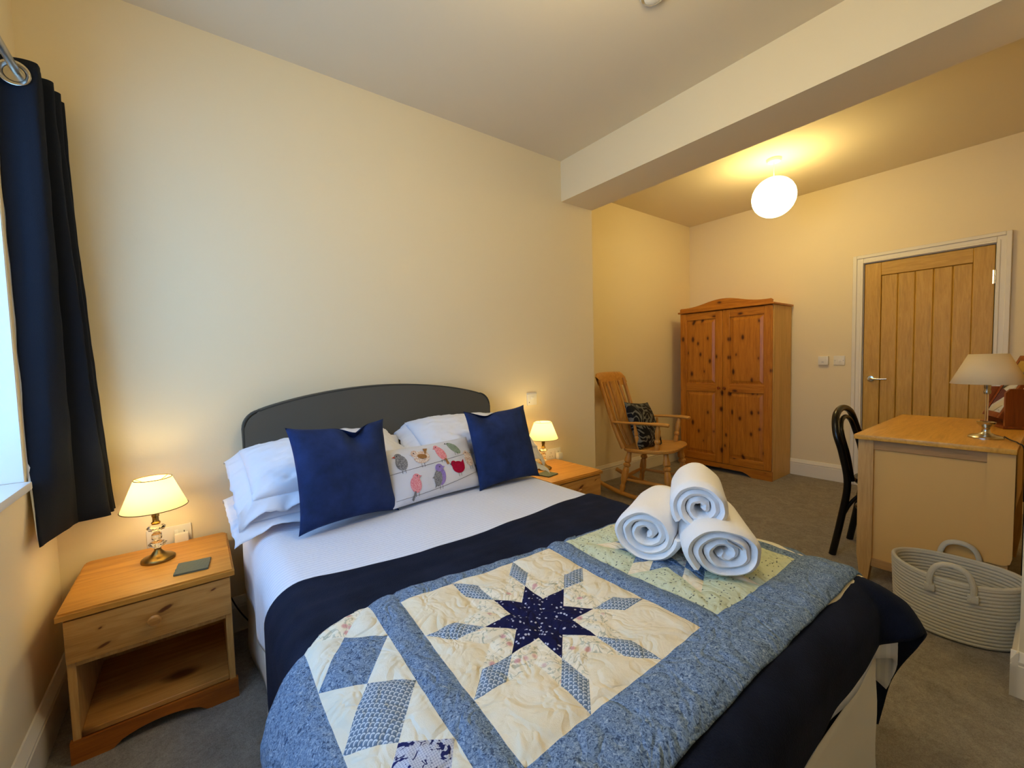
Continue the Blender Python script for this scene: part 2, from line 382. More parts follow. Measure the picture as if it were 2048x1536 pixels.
baseboard('baseboard_door_side', (XD, YL), (XD, DY0-.10), (-1, 0))
baseboard('baseboard_pillar', (XB1, YR), (XB1, .089), (-1, 0))
baseboard('baseboard_pillar_end', (XB1-.018, .071), (XB2+.018, .071), (0, 1))
# window in its reveal: frame, mullion, pane, board
wn = struct(bpy.data.objects.new('window_1', None)); C.objects.link(wn); wn.location = (XW-.19, WY0, WZ0)
f = MB(wn.location); X0, X1 = XW-.235, XW-.165
for y0, y1, z0, z1 in ((WY0, WY0+.06, WZ0, WZ1), (WY1-.06, WY1, WZ0, WZ1), (WY0+.06, WY1-.06, WZ0, WZ0+.06), (WY0+.06, WY1-.06, WZ1-.06, WZ1), (1.05, 1.10, WZ0+.06, WZ1-.06)):
    f.box(X0, X1, y0, y1, z0, z1, .006)
f.done('window_frame', MT['sash'], wn)
g = MB(wn.location).box(XW-.203, XW-.197, WY0+.05, WY1-.05, WZ0+.05, WZ1-.05)
gm = bpy.data.materials.new('window pane'); gm.use_nodes = True; t = gm.node_tree; t.nodes.clear()
o_ = t.nodes.new('ShaderNodeOutputMaterial'); a_ = t.nodes.new('ShaderNodeBsdfTransparent'); b_ = t.nodes.new('ShaderNodeBsdfGlossy'); x_ = t.nodes.new('ShaderNodeMixShader')
b_.inputs['Roughness'].default_value = .02; x_.inputs[0].default_value = .06
t.links.new(a_.outputs[0], x_.inputs[1]); t.links.new(b_.outputs[0], x_.inputs[2]); t.links.new(x_.outputs[0], o_.inputs[0])
g.done('window_pane', gm, wn)
struct(MB().box(XW-.162, XW+.016, WY0+.005, WY1-.006, WZ0-.012, WZ0+.014, .005).done('trim_2', MT['sash']))   # window board
rv = MB(); e_ = .004
rv.box(XW-.165, XW-.002, WY1-e_, WY1+.002, WZ0+.014, WZ1).box(XW-.165, XW-.002, WY0-.002, WY0+e_, WZ0+.014, WZ1).box(XW-.165, XW-.002, WY0+e_, WY1-e_, WZ1-e_, WZ1+.002)
struct(rv.done('trim_5', MT['sash']))
# door, lining and architrave
lm = MB(); lm.box(XD+.002, XD+.12, DY0-.03, DY0-.002, 0, DZ+.03).box(XD+.002, XD+.12, DY1+.002, DY1+.03, 0, DZ+.03).box(XD+.002, XD+.12, DY0-.002, DY1+.002, DZ+.002, DZ+.03)
lm.box(XD+.046, XD+.12, DY0-.01, DY0+.014, 0, DZ+.01).box(XD+.046, XD+.12, DY1-.014, DY1+.01, 0, DZ+.01).box(XD+.046, XD+.12, DY0+.014, DY1-.014, DZ-.014, DZ+.01)
struct(lm.done('trim_3', MT['trim']))
am = MB()
for w0, w1, th in ((.006, .078, .014), (.006, .024, .019), (.050, .078, .024)):
    am.box(XD-th, XD, DY0-w1, DY0-w0, 0, DZ+w1, .003, 1).box(XD-th, XD, DY1+w0, DY1+w1, 0, DZ+w1, .003, 1).box(XD-th, XD, DY0-w0, DY1+w0, DZ+w0, DZ+w1, .003, 1)
struct(am.done('trim_4', MT['trim']))
dr = struct(bpy.data.objects.new('door_1', None)); C.objects.link(dr); dr.location = (XD, DY1, 0)
sw_ = .112
for ya, yb in ((DY0+.002, DY0+sw_), (DY1-sw_, DY1-.002)): MB(dr.location).box(XD+.004, XD+.044, ya, yb, .006, DZ-.003, .003, 1).done('door_stile', MT['oak'], dr)
for za, zb in ((DZ-.115, DZ-.003), (.006, .2)): MB(dr.location).box(XD+.004, XD+.044, DY0+sw_, DY1-sw_, za, zb, .003, 1).done('door_rail', MT['oak_x'], dr)
bw = (DY1-DY0-2*sw_)/5
d = MB(dr.location)
d.box(XD+.026, XD+.040, DY0+sw_-.01, DY1-sw_+.01, .19, DZ-.105)
for k in range(5): d.box(XD+.013, XD+.036, DY0+sw_+k*bw+.0008, DY0+sw_+(k+1)*bw-.0008, .2, DZ-.115, .006, 1)
d.done('door_panel', MT['oak'], dr)
h = MB(dr.location); hy, hz = 1.041, .972
rx = Matrix.Translation((XD+.004, hy, hz)) @ Matrix.Rotation(-PI/2, 4, 'Y')
h.lathe([(0, 0), (.026, 0), (.026, .006), (.022, .010), (.010, .011), (.010, .045), (0, .045)], seg=28, mat=rx)
h.tube(crom([(XD-.036, hy, hz), (XD-.040, hy-.02, hz), (XD-.040, hy-.07, hz-.002), (XD-.034, hy-.115, hz)], 6), [.009]*13+[.008]*6, 10)
part(h.done('door_handle', MT['chrome'], dr), 'chrome lever handle on a round rose')
for zz in (1.74, .25):
    MB(dr.location).lathe([(0, -.05), (.007, -.05), (.007, .05), (0, .05)], (XD-.004, DY0-.001, zz), 12).box(XD-.002, XD+.004, DY0, DY0+.012, zz-.05, zz+.05).done('hinge', MT['chrome'], dr)

# ------------------------------------------------------------------ wall fittings
def plate(name, label, c, n, w, h, kind, group=None):
    """n: 'x-' faces -x (door wall), 'y-' faces -y (headboard wall)"""
    fn = (lambda u, v, d: (c[0]-d, c[1]-u, c[2]+v)) if n == 'x-' else (lambda u, v, d: (c[0]+u, c[1]-d, c[2]+v))
    t = thing(name, label, 'switch' if 'switch' in name else ('socket' if 'socket' in name else 'thermostat'), c)
    def bx(m, u0, u1, v0, v1, d0, d1, b):
        a, e = Vector(fn(u0, v0, d0)), Vector(fn(u1, v1, d1))
        m.box(min(a.x, e.x), max(a.x, e.x), min(a.y, e.y), max(a.y, e.y), min(a.z, e.z), max(a.z, e.z), b)
    p = MB(c); bx(p, -w/2, w/2, -h/2, h/2, 0, .009 if kind != 'box' else .026, .004 if kind != 'box' else .008); p.done('face_plate', MT['plastic'], t)
    if kind == 'switch':
        p = MB(c); bx(p, -.006, .016, -.012, .012, .006, .0125, .002); p.done('rocker', MT['rocker'], t)
        for u in (-w*.36, w*.36):
            p = MB(c); bx(p, u-.003, u+.003, -.003, .003, .006, .0098, .001); p.done('screw', MT['nickel'], t)
    elif kind == 'box':
        p = MB(c); bx(p, -.012, .006, -.018, -.010, .02, .0275, .001); p.done('indicator', MT['label'], t)
    elif kind == 'isolator':
        p = MB(c); bx(p, -.010, .012, -.004, .014, .006, .013, .002); p.done('rocker', MT['rocker'], t)
        p = MB(c); bx(p, -.030, -.024, -.026, -.020, .006, .0100, .001); p.done('indicator', MT['plastic_dark'], t)
        p = MB(c); bx(p, -w/2, w/2, h/2-.010, h/2-.003, .006, .0098, .001); p.done('cable_slot', MT['label'], t)
    elif kind == 'double':
        for u in (-.037, .037):
            p = MB(c); bx(p, u-.022, u-.008, .004, .026, .006, .013, .002); p.done('rocker', MT['rocker'], t)
            for (a, b, ww, hh) in ((0.012, .014, .003, .008), (-.000, -.012, .007, .003), (.024, -.012, .007, .003)):
                p = MB(c); bx(p, u+a-ww/2, u+a+ww/2, b-hh/2, b+hh/2, .006, .0096, .0); p.done('pin_slot', MT['plastic_dark'], t)
    return t
plate('light_switch', 'white light switch nearest the oak door frame', (XD, 1.268, 1.137), 'x-', .086, .086, 'switch')
plate('thermostat', 'white square control box on the wall, between wardrobe and light switch', (XD, 1.388, 1.137), 'x-', .082, .084, 'box')
plate('wall_switch', 'square cream switch plate above the bedside lamp beyond the bed', (1.893, YW, .937), 'y-', .088, .088, 'isolator')
plate('wall_socket', 'double socket behind the crystal lamp in the window corner', (-.118, YW, .50), 'y-', .148, .086, 'double')
plate('wall_socket', 'double socket above the bedside table beyond the bed', (2.086, YW, .512), 'y-', .148, .086, 'double')
def plug(label, c):
    t = thing('plug', label, 'plug', c)
    MB(c).box(c[0]-.024, c[0]+.024, c[1]-.030, c[1], c[2]-.026, c[2]+.022, .008).done('body', MT['plastic'], t)
    return t
plug('white plug in the socket behind the window corner lamp', (-.078, YW-.013, .492))
plug('white plug in the socket beyond the bed', (2.126, YW-.013, .500))
c = crom([(.076, 2.235, .19), (.10, 2.22, .13), (.135, 2.20, .07), (.18, 2.19, .012)], 8)
tag(MB(c[0]).tube(c, .003, 8).done('cable', MT['plastic_dark']), 'thin dark cable dropping between bedside table and bed', 'cable').location = c[0]
# ceiling fitting cut by the top of the picture
t = thing('smoke_alarm', 'small round ceiling alarm with a shiny ring', 'smoke alarm', (1.525, 1.025, ZC))
MB().lathe([(0, 0), (.056, 0), (.056, -.012), (.050, -.022), (0, -.022)], seg=40).done('base', MT['plastic'], t)
MB().lathe([(.034, -.018), (.046, -.021), (.046, -.028), (.034, -.032)], seg=40).done('ring', MT['chrome'], t)
MB().lathe([(0, -.020), (.036, -.022), (.034, -.034), (.018, -.040), (0, -.041)], seg=40).done('dome', MT['plastic'], t)

# ------------------------------------------------------------------ lamps
def pendant(loc, drop, r, label, zc, mt='globe'):
    t = thing('pendant_light', label, 'ceiling light', (loc[0], loc[1], zc))
    MB().lathe([(0, 0), (.052, 0), (.052, -.012), (.044, -.024), (0, -.026)], seg=36).done('ceiling_rose', MT['plastic'], t)
    MB().tube([(0, 0, -.02), (0, 0, -drop+r*.96)], .0035, 8).done('cord', MT['plastic'], t)
    prof = [(0.014, r*.997)]+[(r*math.sin(PI*k/28), r*math.cos(PI*k/28)) for k in range(1, 28)]+[(0, -r)]
    g = MB().lathe([(a*(1+.004*math.sin(k*2.4)), z-drop) for k, (a, z) in enumerate(prof)], seg=48)
    g.done('globe_shade', MT[mt], t); return t
pendant((3.71, 1.425), ZC2-2.442, .153, 'round glowing pendant light hanging beyond the beam', ZC2)
pendant((.88, .66), .36, .14, 'second round pendant light hanging above the bed', ZC, 'globe_b')

def point(name, loc, w, col, r=.02, parent=None):
    l = bpy.data.lights.new(name, 'POINT'); l.energy = w; l.color = col; l.shadow_soft_size = r
    o = bpy.data.objects.new(name, l); C.objects.link(o); o.location = loc; o.parent = parent; return o
def crystal_lamp(loc, label, rz):
    t = thing('table_lamp', label, 'lamp', loc, rz)
    part(MB().lathe([(0, 0), (.052, 0), (.053, .004), (.052, .009), (.046, .014), (.030, .019), (.021, .026), (.013, .037), (.010, .043), (.012, .047), (0, .047)], seg=40).done('base', MT['brass'], t), 'antique brass domed base')
    for nm, prof, n in (('crystal_collar', [(0, .047), (.010, .047), (.026, .058), (.028, .063), (.022, .070), (.010, .074), (0, .074)], 9),
                        ('crystal_ball', [(0, .076), (.008, .076), (.016, .084), (.0175, .092), (.016, .101), (.008, .109), (0, .109)], 10),
                        ('crystal_collar', [(0, .111), (.010, .111), (.028, .120), (.030, .126), (.022, .134), (.010, .140), (0, .140)], 9)):
        MB().lathe(prof, seg=n).done(nm, MT['crystal'], t, angle=5)
    part(MB().lathe([(0, .140), (.013, .140), (.015, .146), (.010, .152), (.010, .168), (.012, .170), (.012, .2), (0, .2)], seg=24).done('stem', MT['brass_b'], t), 'polished brass neck')
    s = MB(); n = 64; pr = [(.101, .203), (.0565, .318)]
    s.lathe([pr[0], (.0788, .2605), pr[1]], seg=n); sh = s.done('lamp_shade', MT['shade'], t)
    for (r, z) in ((.1015, .2045), (.0568, .317)):
        MB().tube([(r*math.cos(2*PI*k/48), r*math.sin(2*PI*k/48), z) for k in range(48)], .0016, 6, closed=True).done('trim_band', MT['trimline'], sh)
    sp = MB()
    for k in range(3): sp.tube([(0, 0, .288), (.055*math.cos(k*2.094+.4), .055*math.sin(k*2.094+.4), .316)], .0012, 6)
    sp.done('shade_carrier', MT['brass_b'], sh)
    MB().lathe([(0, .2), (.010, .205), (.017, .230), (.017, .25), (.010, .272), (0, .285)], seg=20).done('bulb', MT['bulb'], t)
    point('bulb_light', (0, 0, .284), LAMP_W, WARM, .018, t)
    return t
ZN = .48
crystal_lamp((-.146, 2.085, ZN), 'lit crystal lamp on the bedside table in the window corner', .3)
crystal_lamp((1.838, 2.10, ZN), 'lit crystal lamp on the bedside table beyond the bed', .9)

# ------------------------------------------------------------------ bedside tables
def nightstand(loc, label):
    t = thing('bedside_table', label, 'bedside table', loc)
    w, d, h = .45, .45, .48; W2 = w/2
    def rr(e, c):  # outline with clipped back corners
        return [(-W2-e+.0, -e), (W2+e, -e), (W2+e, d-c), (W2+e-c, d), (-W2-e+c, d), (-W2-e, d-c)]
    m = MB()
    m.prism([(x, y) for x, y in rr(0, .012)], lambda u, v, z: (u, v, z), h-.022, h-.006)
    m.prism([(x*.972, .008+y*.97) for x, y in rr(0, .012)], lambda u, v, z: (u, v, z), h-.006, h)
    m.done('tabletop', MT['pine'], t, 25)
    B = W2-.014; y0 = .016
    for s in (-1, 1):
        MB().box(min(s*B, s*(B-.02)), max(s*B, s*(B-.02)), y0, d-.02, .02, h-.022, .002, 1).done('side_panel', MT['pine_side'], t)
    MB().box(-B+.02, B-.02, d-.032, d-.022, .06, h-.022).done('back_panel', MT['pine_side'], t)
    dr = MB().box(-B+.001, B-.001, y0-.012, y0+.006, .318, .452, .004).done('drawer', MT['pine_drawer'], t)
    MB().box(-B+.024, B-.024, y0+.006, y0+.30, .325, .335).box(-B+.024, -B+.034, y0+.006, y0+.3, .335, .43).box(B-.034, B-.024, y0+.006, y0+.3, .335, .43).done('drawer_box', MT['pine_side'], dr)
    kn = MB().lathe([(0, 0), (.008, 0), (.008, .008), (.016, .014), (.018, .020), (.014, .026), (0, .028)], seg=24, mat=Matrix.Translation((0, y0-.012, .385)) @ Matrix.Rotation(PI/2, 4, 'X'))
    kn.done('knob', MT['pine_front'], dr)
    MB().box(-B+.02, B-.02, y0, d-.032, .072, .090, .002, 1).done('shelf', MT['pine_front'], t)
    MB().box(-B+.02, B-.02, y0+.004, d-.04, .300, .314).done('divider', MT['pine_side'], t)
    arch = [(-B-.006, 0), (-B-.006, .07), (B+.006, .07), (B+.006, 0), (B-.075, 0)]
    for k in range(13):
        a = k/12; arch.append(((B-.09)*(1-2*a), .002+.036*math.sin(PI*a)**.55))
    arch.append((-B+.075, 0))
    MB().prism(arch, lambda u, v, y: (u, y, v), y0-.008, y0+.012).done('plinth', MT['pine_dark'], t, 30)
    return t
nightstand((-.146, 1.80, 0), 'pine bedside table in the window corner, with open shelf')
nightstand((1.875, 1.815, 0), 'pine bedside table beyond the bed, below the wall switch')
def coaster(loc, rz, label):
    m = MB(); n = 7
    def fn(u, v, z): return (u, v, z)
    pts = []
    e = .05
    for (a, b) in (((-e, -e), (e, -e)), ((e, -e), (e, e)), ((e, e), (-e, e)), ((-e, e), (-e, -e))):
        for k in range(n):
            tt = k/n; j = random.uniform(-.0012, .0012) if k else 0
            pts.append((a[0]+(b[0]-a[0])*tt+j, a[1]+(b[1]-a[1])*tt+j))
    m.prism(pts, fn, .0005, .0065)
    o = m.done('coaster', MT['slate'], angle=30); o.location = loc; o.rotation_euler = (0, 0, rz); tag(o, label, 'coaster'); return o
coaster((-.040, 1.918, ZN), -.12, 'square slate coaster beside the window corner lamp')
coaster((1.755, 1.975, ZN), .2, 'square slate coaster beyond the bed, half hidden by bedding')

# ------------------------------------------------------------------ curtain
cp = thing('curtain_pole', 'brushed metal pole carrying the navy curtain', 'curtain pole', (-.395, 1.0, 2.155))
MB().tube([(0, -1.0, 0), (0, 1.235, 0)], .011, 16).done('rod', MT['pole'], cp)
for y in (-.9, .80):
    MB().tube([(-.049, y, -.0), (0, y, -.0)], .006, 10).lathe([(0, 0), (.022, 0), (.022, .006), (0, .008)], seg=20, mat=Matrix.Translation((-.049, y, 0)) @ Matrix.Rotation(PI/2, 4, 'Y')).done('bracket', MT['pole'], cp)
ct = thing('curtain', 'long navy eyelet curtain bunched beside the window', 'curtain', (-.37, 2.05, .66))
K = [(-.441, 2.008, -.408, 1.912), (-.415, 2.020, -.398, 1.965), (-.378, 2.010, -.380, 2.05), (-.350, 2.014, -.365, 2.12), (-.349, 2.055, -.362, 2.143), (-.360, 2.095, -.375, 2.150), (-.415, 2.085, -.415, 2.12), (-.41, 2.105, -.39, 2.135), (-.345, 2.103, -.30, 2.15), (-.330, 2.118, -.277, 2.165), (-.345, 2.140, -.30, 2.18),
     (-.405, 2.15, -.40, 2.185), (-.40, 2.165, -.38, 2.195), (-.340, 2.172, -.29, 2.205), (-.326, 2.188, -.274, 2.215), (-.340, 2.205, -.29, 2.225), (-.40, 2.22, -.40, 2.235), (-.39, 2.235, -.38, 2.25), (-.340, 2.24, -.29, 2.25), (-.328, 2.252, -.275, 2.262)]
Tc = crom([(a, b, 2.195) for a, b, _, _ in K], 6); Bc = crom([(a, b, .665) for _, _, a, b in K], 6)
def cur(off):
    def fn(u, v):
        k = min(int(u*(len(Tc)-1)), len(Tc)-2); fr = u*(len(Tc)-1)-k
        a = Tc[k].lerp(Tc[k+1], fr); b = Bc[k].lerp(Bc[k+1], fr)
        s = (1-v)**1.6
        if u < .2: s = s*(u/.2)+(1-u/.2)*max(0, 1-v/.16)**1.3
        p = b*s+a*(1-s); p.z = b.z+(a.z-b.z)*v
        w = .004*nz(u*30, v*5, 3.1)+.003*nz(u*9, v*14, 8)
        return p+Vector((w+off[0], w*.6+off[1], 0))
    return fn
MB(ct.location).grid(cur((0, 0)), len(Tc), 46).done('drape', MT['curtain'], ct, 80, solid=.004)
def lining(u, v):
    p = cur((-.002, .007))(u*.13, .012+.98*v); p.x -= .004*(1-u)**2; p.y -= .004*(1-u); return p
MB(ct.location).grid(lining, 10, 46).done('lining', MT['lining'], ct, 80, solid=.002)
e1 = Vector((1, -.05, 0)).normalized(); en = Vector((-.05, -1, 0)).normalized()
ecn = Vector((-.397, 2.013, 2.143)); ring = []
for k in range(40):
    a = 2*PI*k/40; ring.append(ecn+en*.005+.031*(math.cos(a)*e1+math.sin(a)*Vector((0, 0, 1))))
m = MB(ct.location); m.tube(ring, .0085, 10, flat=.45, closed=True); m.done('eyelet', MT['chrome'], ct)
m = MB(ct.location)
pts = [ecn+en*.004+.024*(math.cos(2*PI*k/24)*e1+math.sin(2*PI*k/24)*Vector((0, 0, 1))) for k in range(24)]
m.bm.faces.new([m.bm.verts.new(p) for p in pts]); m.done('eyelet_lining', MT['nickel'], ct)

# ------------------------------------------------------------------ wardrobe
wd = thing('wardrobe', 'two door varnished pine wardrobe with arched crest', 'wardrobe', (4.52, 2.12, 0))
WX, WXB, WA, WB, WH = 4.31, 4.745, 1.655, 2.590, 1.676
for y0, y1, mt in ((WA, WA+.018, 'ward_side'), (WB-.018, WB, 'ward_side')):
    MB(wd.location).box(WX+.022, WXB, y0, y1, .0, WH, .002, 1).done('side_panel', MT[mt], wd)
MB(wd.location).box(WXB-.008, WXB, WA+.018, WB-.018, .08, WH).done('back_panel', MT['ward_side'], wd)
MB(wd.location).box(WX+.03, WXB-.01, WA+.018, WB-.018, .085, .10).done('floor_panel', MT['ward_side'], wd)
MB(wd.location).box(WX-.016, WXB+.006, WA-.018, WB+.018, WH, WH+.018, .007, 3).done('top_board', MT['ward_x'], wd)
cr = [(WA+.004, 0), (WA+.002, .026), (WA+.016, .037)]
for k in range(25):
    a = k/24; yy = WA+.03+(WB-WA-.06)*a; hump = .5-.5*math.cos(2*PI*min(1, max(0, (a-.04)/.92)))
    cr.append((yy, .036+.058*hump**1.15))
cr += [(WB-.016, .037), (WB-.002, .026), (WB-.004, 0)]
MB(wd.location).prism([(y, WH+.018+z) for y, z in cr], lambda u, v, x: (x, u, v), WX-.002, WX+.016).done('crest', MT['ward_x'], wd, 30)
pl_ = [(WA, 0), (WA, .092), (WB, .092), (WB, 0), (WB-.16, 0)]
for k in range(15):
    a = k/14; pl_.append((WB-.19-(WB-WA-.38)*a, .004+.040*min(1, math.sin(PI*a)*2.2)**.7))
pl_.append((WA+.16, 0))
MB(wd.location).prism(pl_, lambda u, v, x: (x, u, v), WX+.004, WX+.024).done('plinth', MT['ward_x'], wd, 30)
def wdoor(y0, y1, knob_y):
    d = MB(wd.location); x0, x1 = WX, WX+.020; z0, z1 = .096, WH-.006; st = .070
    d.box(x0, x1, y0, y0+st, z0, z1, .003, 1).box(x0, x1, y1-st, y1, z0, z1, .003, 1)
    fr = d.done('door', MT['ward'], wd)
    mz = (.835, .918)
    for a, b in ((z0, z0+.075), mz, (z1-.075, z1)): MB(wd.location).box(x0+.0004, x1, y0+st-.002, y1-st+.002, a, b, .003, 1).done('door_rail', MT['ward_x'], fr)
    for a, b in ((z0+.075, mz[0]), (mz[1], z1-.075)):
        p = MB(wd.location); p.box(x0+.011, x1-.002, y0+st-.004, y1-st+.004, a-.004, b+.004)
        i0, i1, j0, j1 = y0+st+.012, y1-st-.012, a+.012, b-.012; e = .026
        A = [p.bm.verts.new(v) for v in ((x0+.0108, i0, j0), (x0+.0108, i1, j0), (x0+.0108, i1, j1), (x0+.0108, i0, j1))]
        B = [p.bm.verts.new(v) for v in ((x0+.003, i0+e, j0+e), (x0+.003, i1-e, j0+e), (x0+.003, i1-e, j1-e), (x0+.003, i0+e, j1-e))]
        for k in range(4): p.bm.faces.new((A[k], A[(k+1) % 4], B[(k+1) % 4], B[k]))
        p.bm.faces.new(B); p.done('raised_panel', MT['ward'], fr, 12)
    MB(wd.location).lathe([(0, 0), (.007, 0), (.007, .010), (.014, .017), (.016, .024), (.011, .030), (0, .031)], seg=20, mat=Matrix.Translation((WX, knob_y, .877)) @ Matrix.Rotation(-PI/2, 4, 'Y')).done('knob', MT['mahog'], fr)
mid = (WA+WB)/2
wdoor(WA+.004, mid-.0015, mid-.030); wdoor(mid+.0015, WB-.004, mid+.030)

# ------------------------------------------------------------------ rocking chair (local: +Y is the way it faces)
rc = thing('rocking_chair', 'varnished wooden rocking chair in the alcove', 'rocking chair', (3.175, 2.15, 0), math.radians(193.5))
def seat_fn(u, v):
    a = 2*PI*u
    x, y = math.cos(a), math.sin(a); p = 3.2
    r = 1/((abs(x)**p+abs(y)**p)**(1/p)); w = .235+.025*(y*r+1)/2
    return x*r*w*1.08, y*r*.236
sm = MB()
for (z0, k0), (z1, k1) in (((.412, .93), (.420, .985)), ((.420, .985), (.437, 1.0)), ((.437, 1.0), (.447, .975))):
    sm.grid(lambda u, v, z0=z0, k0=k0, z1=z1, k1=k1: (*[c*(k0+(k1-k0)*v) for c in seat_fn(u, 0)], z0+(z1-z0)*v+.012*seat_fn(u, 0)[1]/.23), 56, 2, cu=True)
for z, ks, dip in ((.447, [.975*j/8 for j in range(9)], .016), (.412, [0, .93], 0)):
    sm.grid(lambda u, v, z=z, ks=ks, dip=dip: (*[c*ks[0]+c*(ks[-1]-ks[0])*v for c in seat_fn(u, 0)], z+.012*seat_fn(u, 0)[1]/.23*v*ks[-1]-dip*math.cos(min(1, v*1.05)*PI/2)**.7), 56, len(ks), cu=True)
sm.done('seat', MT['beech'], rc)
def turned(a, b, prof):
    """tube along a-b with (t,radius) list"""
    a, b = Vector(a), Vector(b); P = []
    for (t0, r0), (t1, r1) in zip(prof, prof[1:]):
        for k in range(4): P.append((t0+(t1-t0)*k/4, r0+(r1-r0)*k/4))
    P.append(prof[-1]); return MB().tube([a.lerp(b, t) for t, _ in P], [r for _, r in P], 14)
LEG = [(0, .019), (.12, .022), (.2, .028), (.26, .029), (.29, .019), (.32, .031), (.36, .031), (.39, .019), (.44, .025), (.6, .030), (.72, .026), (.8, .018), (.86, .024), (1, .018)]
for sx in (-1, 1):
    rk = MB(); pts = []
    R_ = 1.25
    for k in range(25):
        y = -.47+.90*k/24; pts.append((sx*.218, y, .016+y*y/(2*R_)*1.15))
    rk.tube(pts, .0165, 10, flat=1.15); rk.done('rocker', MT['beech'], rc)
    for sy in (-1, 1):
        yb = .20 if sy > 0 else -.215
        turned((sx*.175, sy*.155, .418+.008*sy), (sx*.218, yb, .022+yb*yb/(2*R_)*1.15), LEG).done('leg', MT['beech_z'], rc)
    # back post
    pp = crom([(sx*.205, -.20, .43), (sx*.222, -.275, .62), (sx*.238, -.335, .82), (sx*.243, -.40, 1.02)], 8)
    MB().tube(pp, [.020]*6+[.0185]*9+[.017]*(len(pp)-15), 12, flat=1.35).done('back_post', MT['beech_z'], rc)
    ap = crom([(sx*.232, -.285, .655), (sx*.262, -.15, .662), (sx*.275, .02, .668), (sx*.270, .15, .668), (sx*.262, .215, .664)], 8)
    MB().tube(ap, [.020]*12+[.024]*8+[.030]*(len(ap)-22)+[.028, .020], 14, flat=.5).done('armrest', MT['beech'], rc)
    turned((sx*.225, .10, .437), (sx*.262, .125, .655), [(0, .015), (.1, .020), (.2, .022), (.3, .016), (.36, .024), (.42, .024), (.48, .016), (.62, .022), (.8, .022), (.9, .016), (1, .014)]).done('arm_support', MT['beech_z'], rc)
    turned((sx*.215, -.06, .437), (sx*.255, -.075, .650), [(0, .010), (.3, .014), (.5, .016), (.55, .011), (.6, .016), (.8, .012), (1, .009)]).done('arm_spindle', MT['beech_z'], rc)
for x, wd_ in ((-.15, .013), (-.085, .013), (0, .034), (.085, .013), (.15, .013)):
    pp = crom([(x*.92, -.205, .435), (x, -.285, .62), (x*1.04, -.345, .82), (x*1.05, -.405, 1.0)], 7)
    MB().tube(pp, wd_, 10, flat=.34 if wd_ > .02 else .6).done('back_slat', MT['beech_z'], rc)
cb = MB()
def comb(u, v):
    a = 2*PI*v
    x = -.275+.55*u; yb = -.40-.045*(1-(x/.275)**2); e = max(0, abs(x)-.235)/.04
    hh = .064*(1-.45*e*e); z = 1.014+.006*(1-(x/.275)**2)
    return (x, yb-.012*math.cos(a)-.022*math.sin(a), z+hh*math.copysign(abs(math.sin(a))**.6, math.sin(a)))
cb.grid(comb, 28, 20)
cb.done('comb_rail', MT['beech'], rc, 60)
for y, z in ((.19, .19), (-.20, .17)):
    MB().tube([(-.205, y, z), (-.1, y, z), (0, y, z), (.1, y, z), (.205, y, z)], [.010, .013, .016, .013, .010], 12).done('stretcher', MT['beech'], rc)
for sx in (-1, 1):
    MB().tube([(sx*.203, -.205, .16), (sx*.203, 0, .155), (sx*.203, .2, .16)], [.010, .015, .010], 12).done('stretcher', MT['beech'], rc)

# ------------------------------------------------------------------ bentwood chair (local +Y faces the desk)
bc = thing('bentwood_chair', 'black bentwood chair tucked under the desk', 'chair', (3.165, .555, 0), PI)
hoop = crom([(-.168, -.262, .0), (-.160, -.225, .22), (-.165, -.195, .44), (-.190, -.215, .62), (-.192, -.245, .74), (-.135, -.262, .835), (0, -.268, .868),
             (.135, -.262, .835), (.192, -.245, .74), (.190, -.215, .62), (.165, -.195, .44), (.160, -.225, .22), (.168, -.262, .0)], 7)
MB().tube(hoop, .0185, 14).done('back_hoop', MT['blackwood'], bc)
ih = crom([(-.115, -.185, .45), (-.125, -.205, .60), (-.122, -.235, .72), (-.085, -.25, .79), (0, -.255, .815), (.085, -.25, .79), (.122, -.235, .72), (.125, -.205, .60), (.115, -.185, .45)], 7)
MB().tube(ih, .0125, 12).done('inner_hoop', MT['blackwood'], bc)
MB().lathe([(0, .445), (.17, .445), (.198, .440), (.205, .452), (.200, .468), (.185, .472), (.17, .466), (0, .458)], seg=48).done('seat', MT['blackwood'], bc)
for sx in (-1, 1):
    MB().tube(crom([(sx*.145, .12, .445), (sx*.155, .145, .25), (sx*.185, .19, 0)], 8), [.017]*9+[.014]*8, 12).done('front_leg', MT['blackwood'], bc)
    MB().tube(crom([(sx*.158, -.218, .24), (sx*.150, -.175, .34), (sx*.142, -.10, .425), (sx*.135, -.03, .442)], 7), .010, 10).done('brace', MT['blackwood'], bc)
MB().tube([(.150*math.cos(2*PI*k/40), .165*math.sin(2*PI*k/40)-.02, .285) for k in range(40)], .010, 10, closed=True).done('ring_stretcher', MT['blackwood'], bc)

# ------------------------------------------------------------------ desk
dk = thing('desk', 'pale wood desk with an orange oak top', 'desk', (3.265, .385, 0))
DX0, DX1, DA, DB, DH = 2.732, 3.80, .112, .660, .78
MB(dk.location).box(DX0, DX1, DA, DB, DH-.024, DH, .004).done('desktop', MT['desk_top'], dk)
for lx in (DX0+.028, DX1-.078):
    for ly in (DA+.006, DB-.085):
        a = MB(dk.location)
        tp = [(.016, 0), (.046, 0), (.062, .14), (.062, DH-.024), (0, DH-.024), (0, .14)]
        a.prism(tp, lambda u, v, x, ly=ly: (x, ly+.01+u, v), lx, lx+.05); a.done('leg', MT['desk'], dk, 25)
for lx in (DX0+.034, DX1-.070):
    for za, zb in ((DH-.075, DH-.024), (.088, .130)): MB(dk.location).box(lx, lx+.03, DA+.06, DB-.07, za, zb, .002, 1).done('side_rail', MT['desk_x'], dk)
    MB(dk.location).box(lx+.010, lx+.022, DA+.06, DB-.07, .125, DH-.07).done('side_panel', MT['desk_panel'], dk)
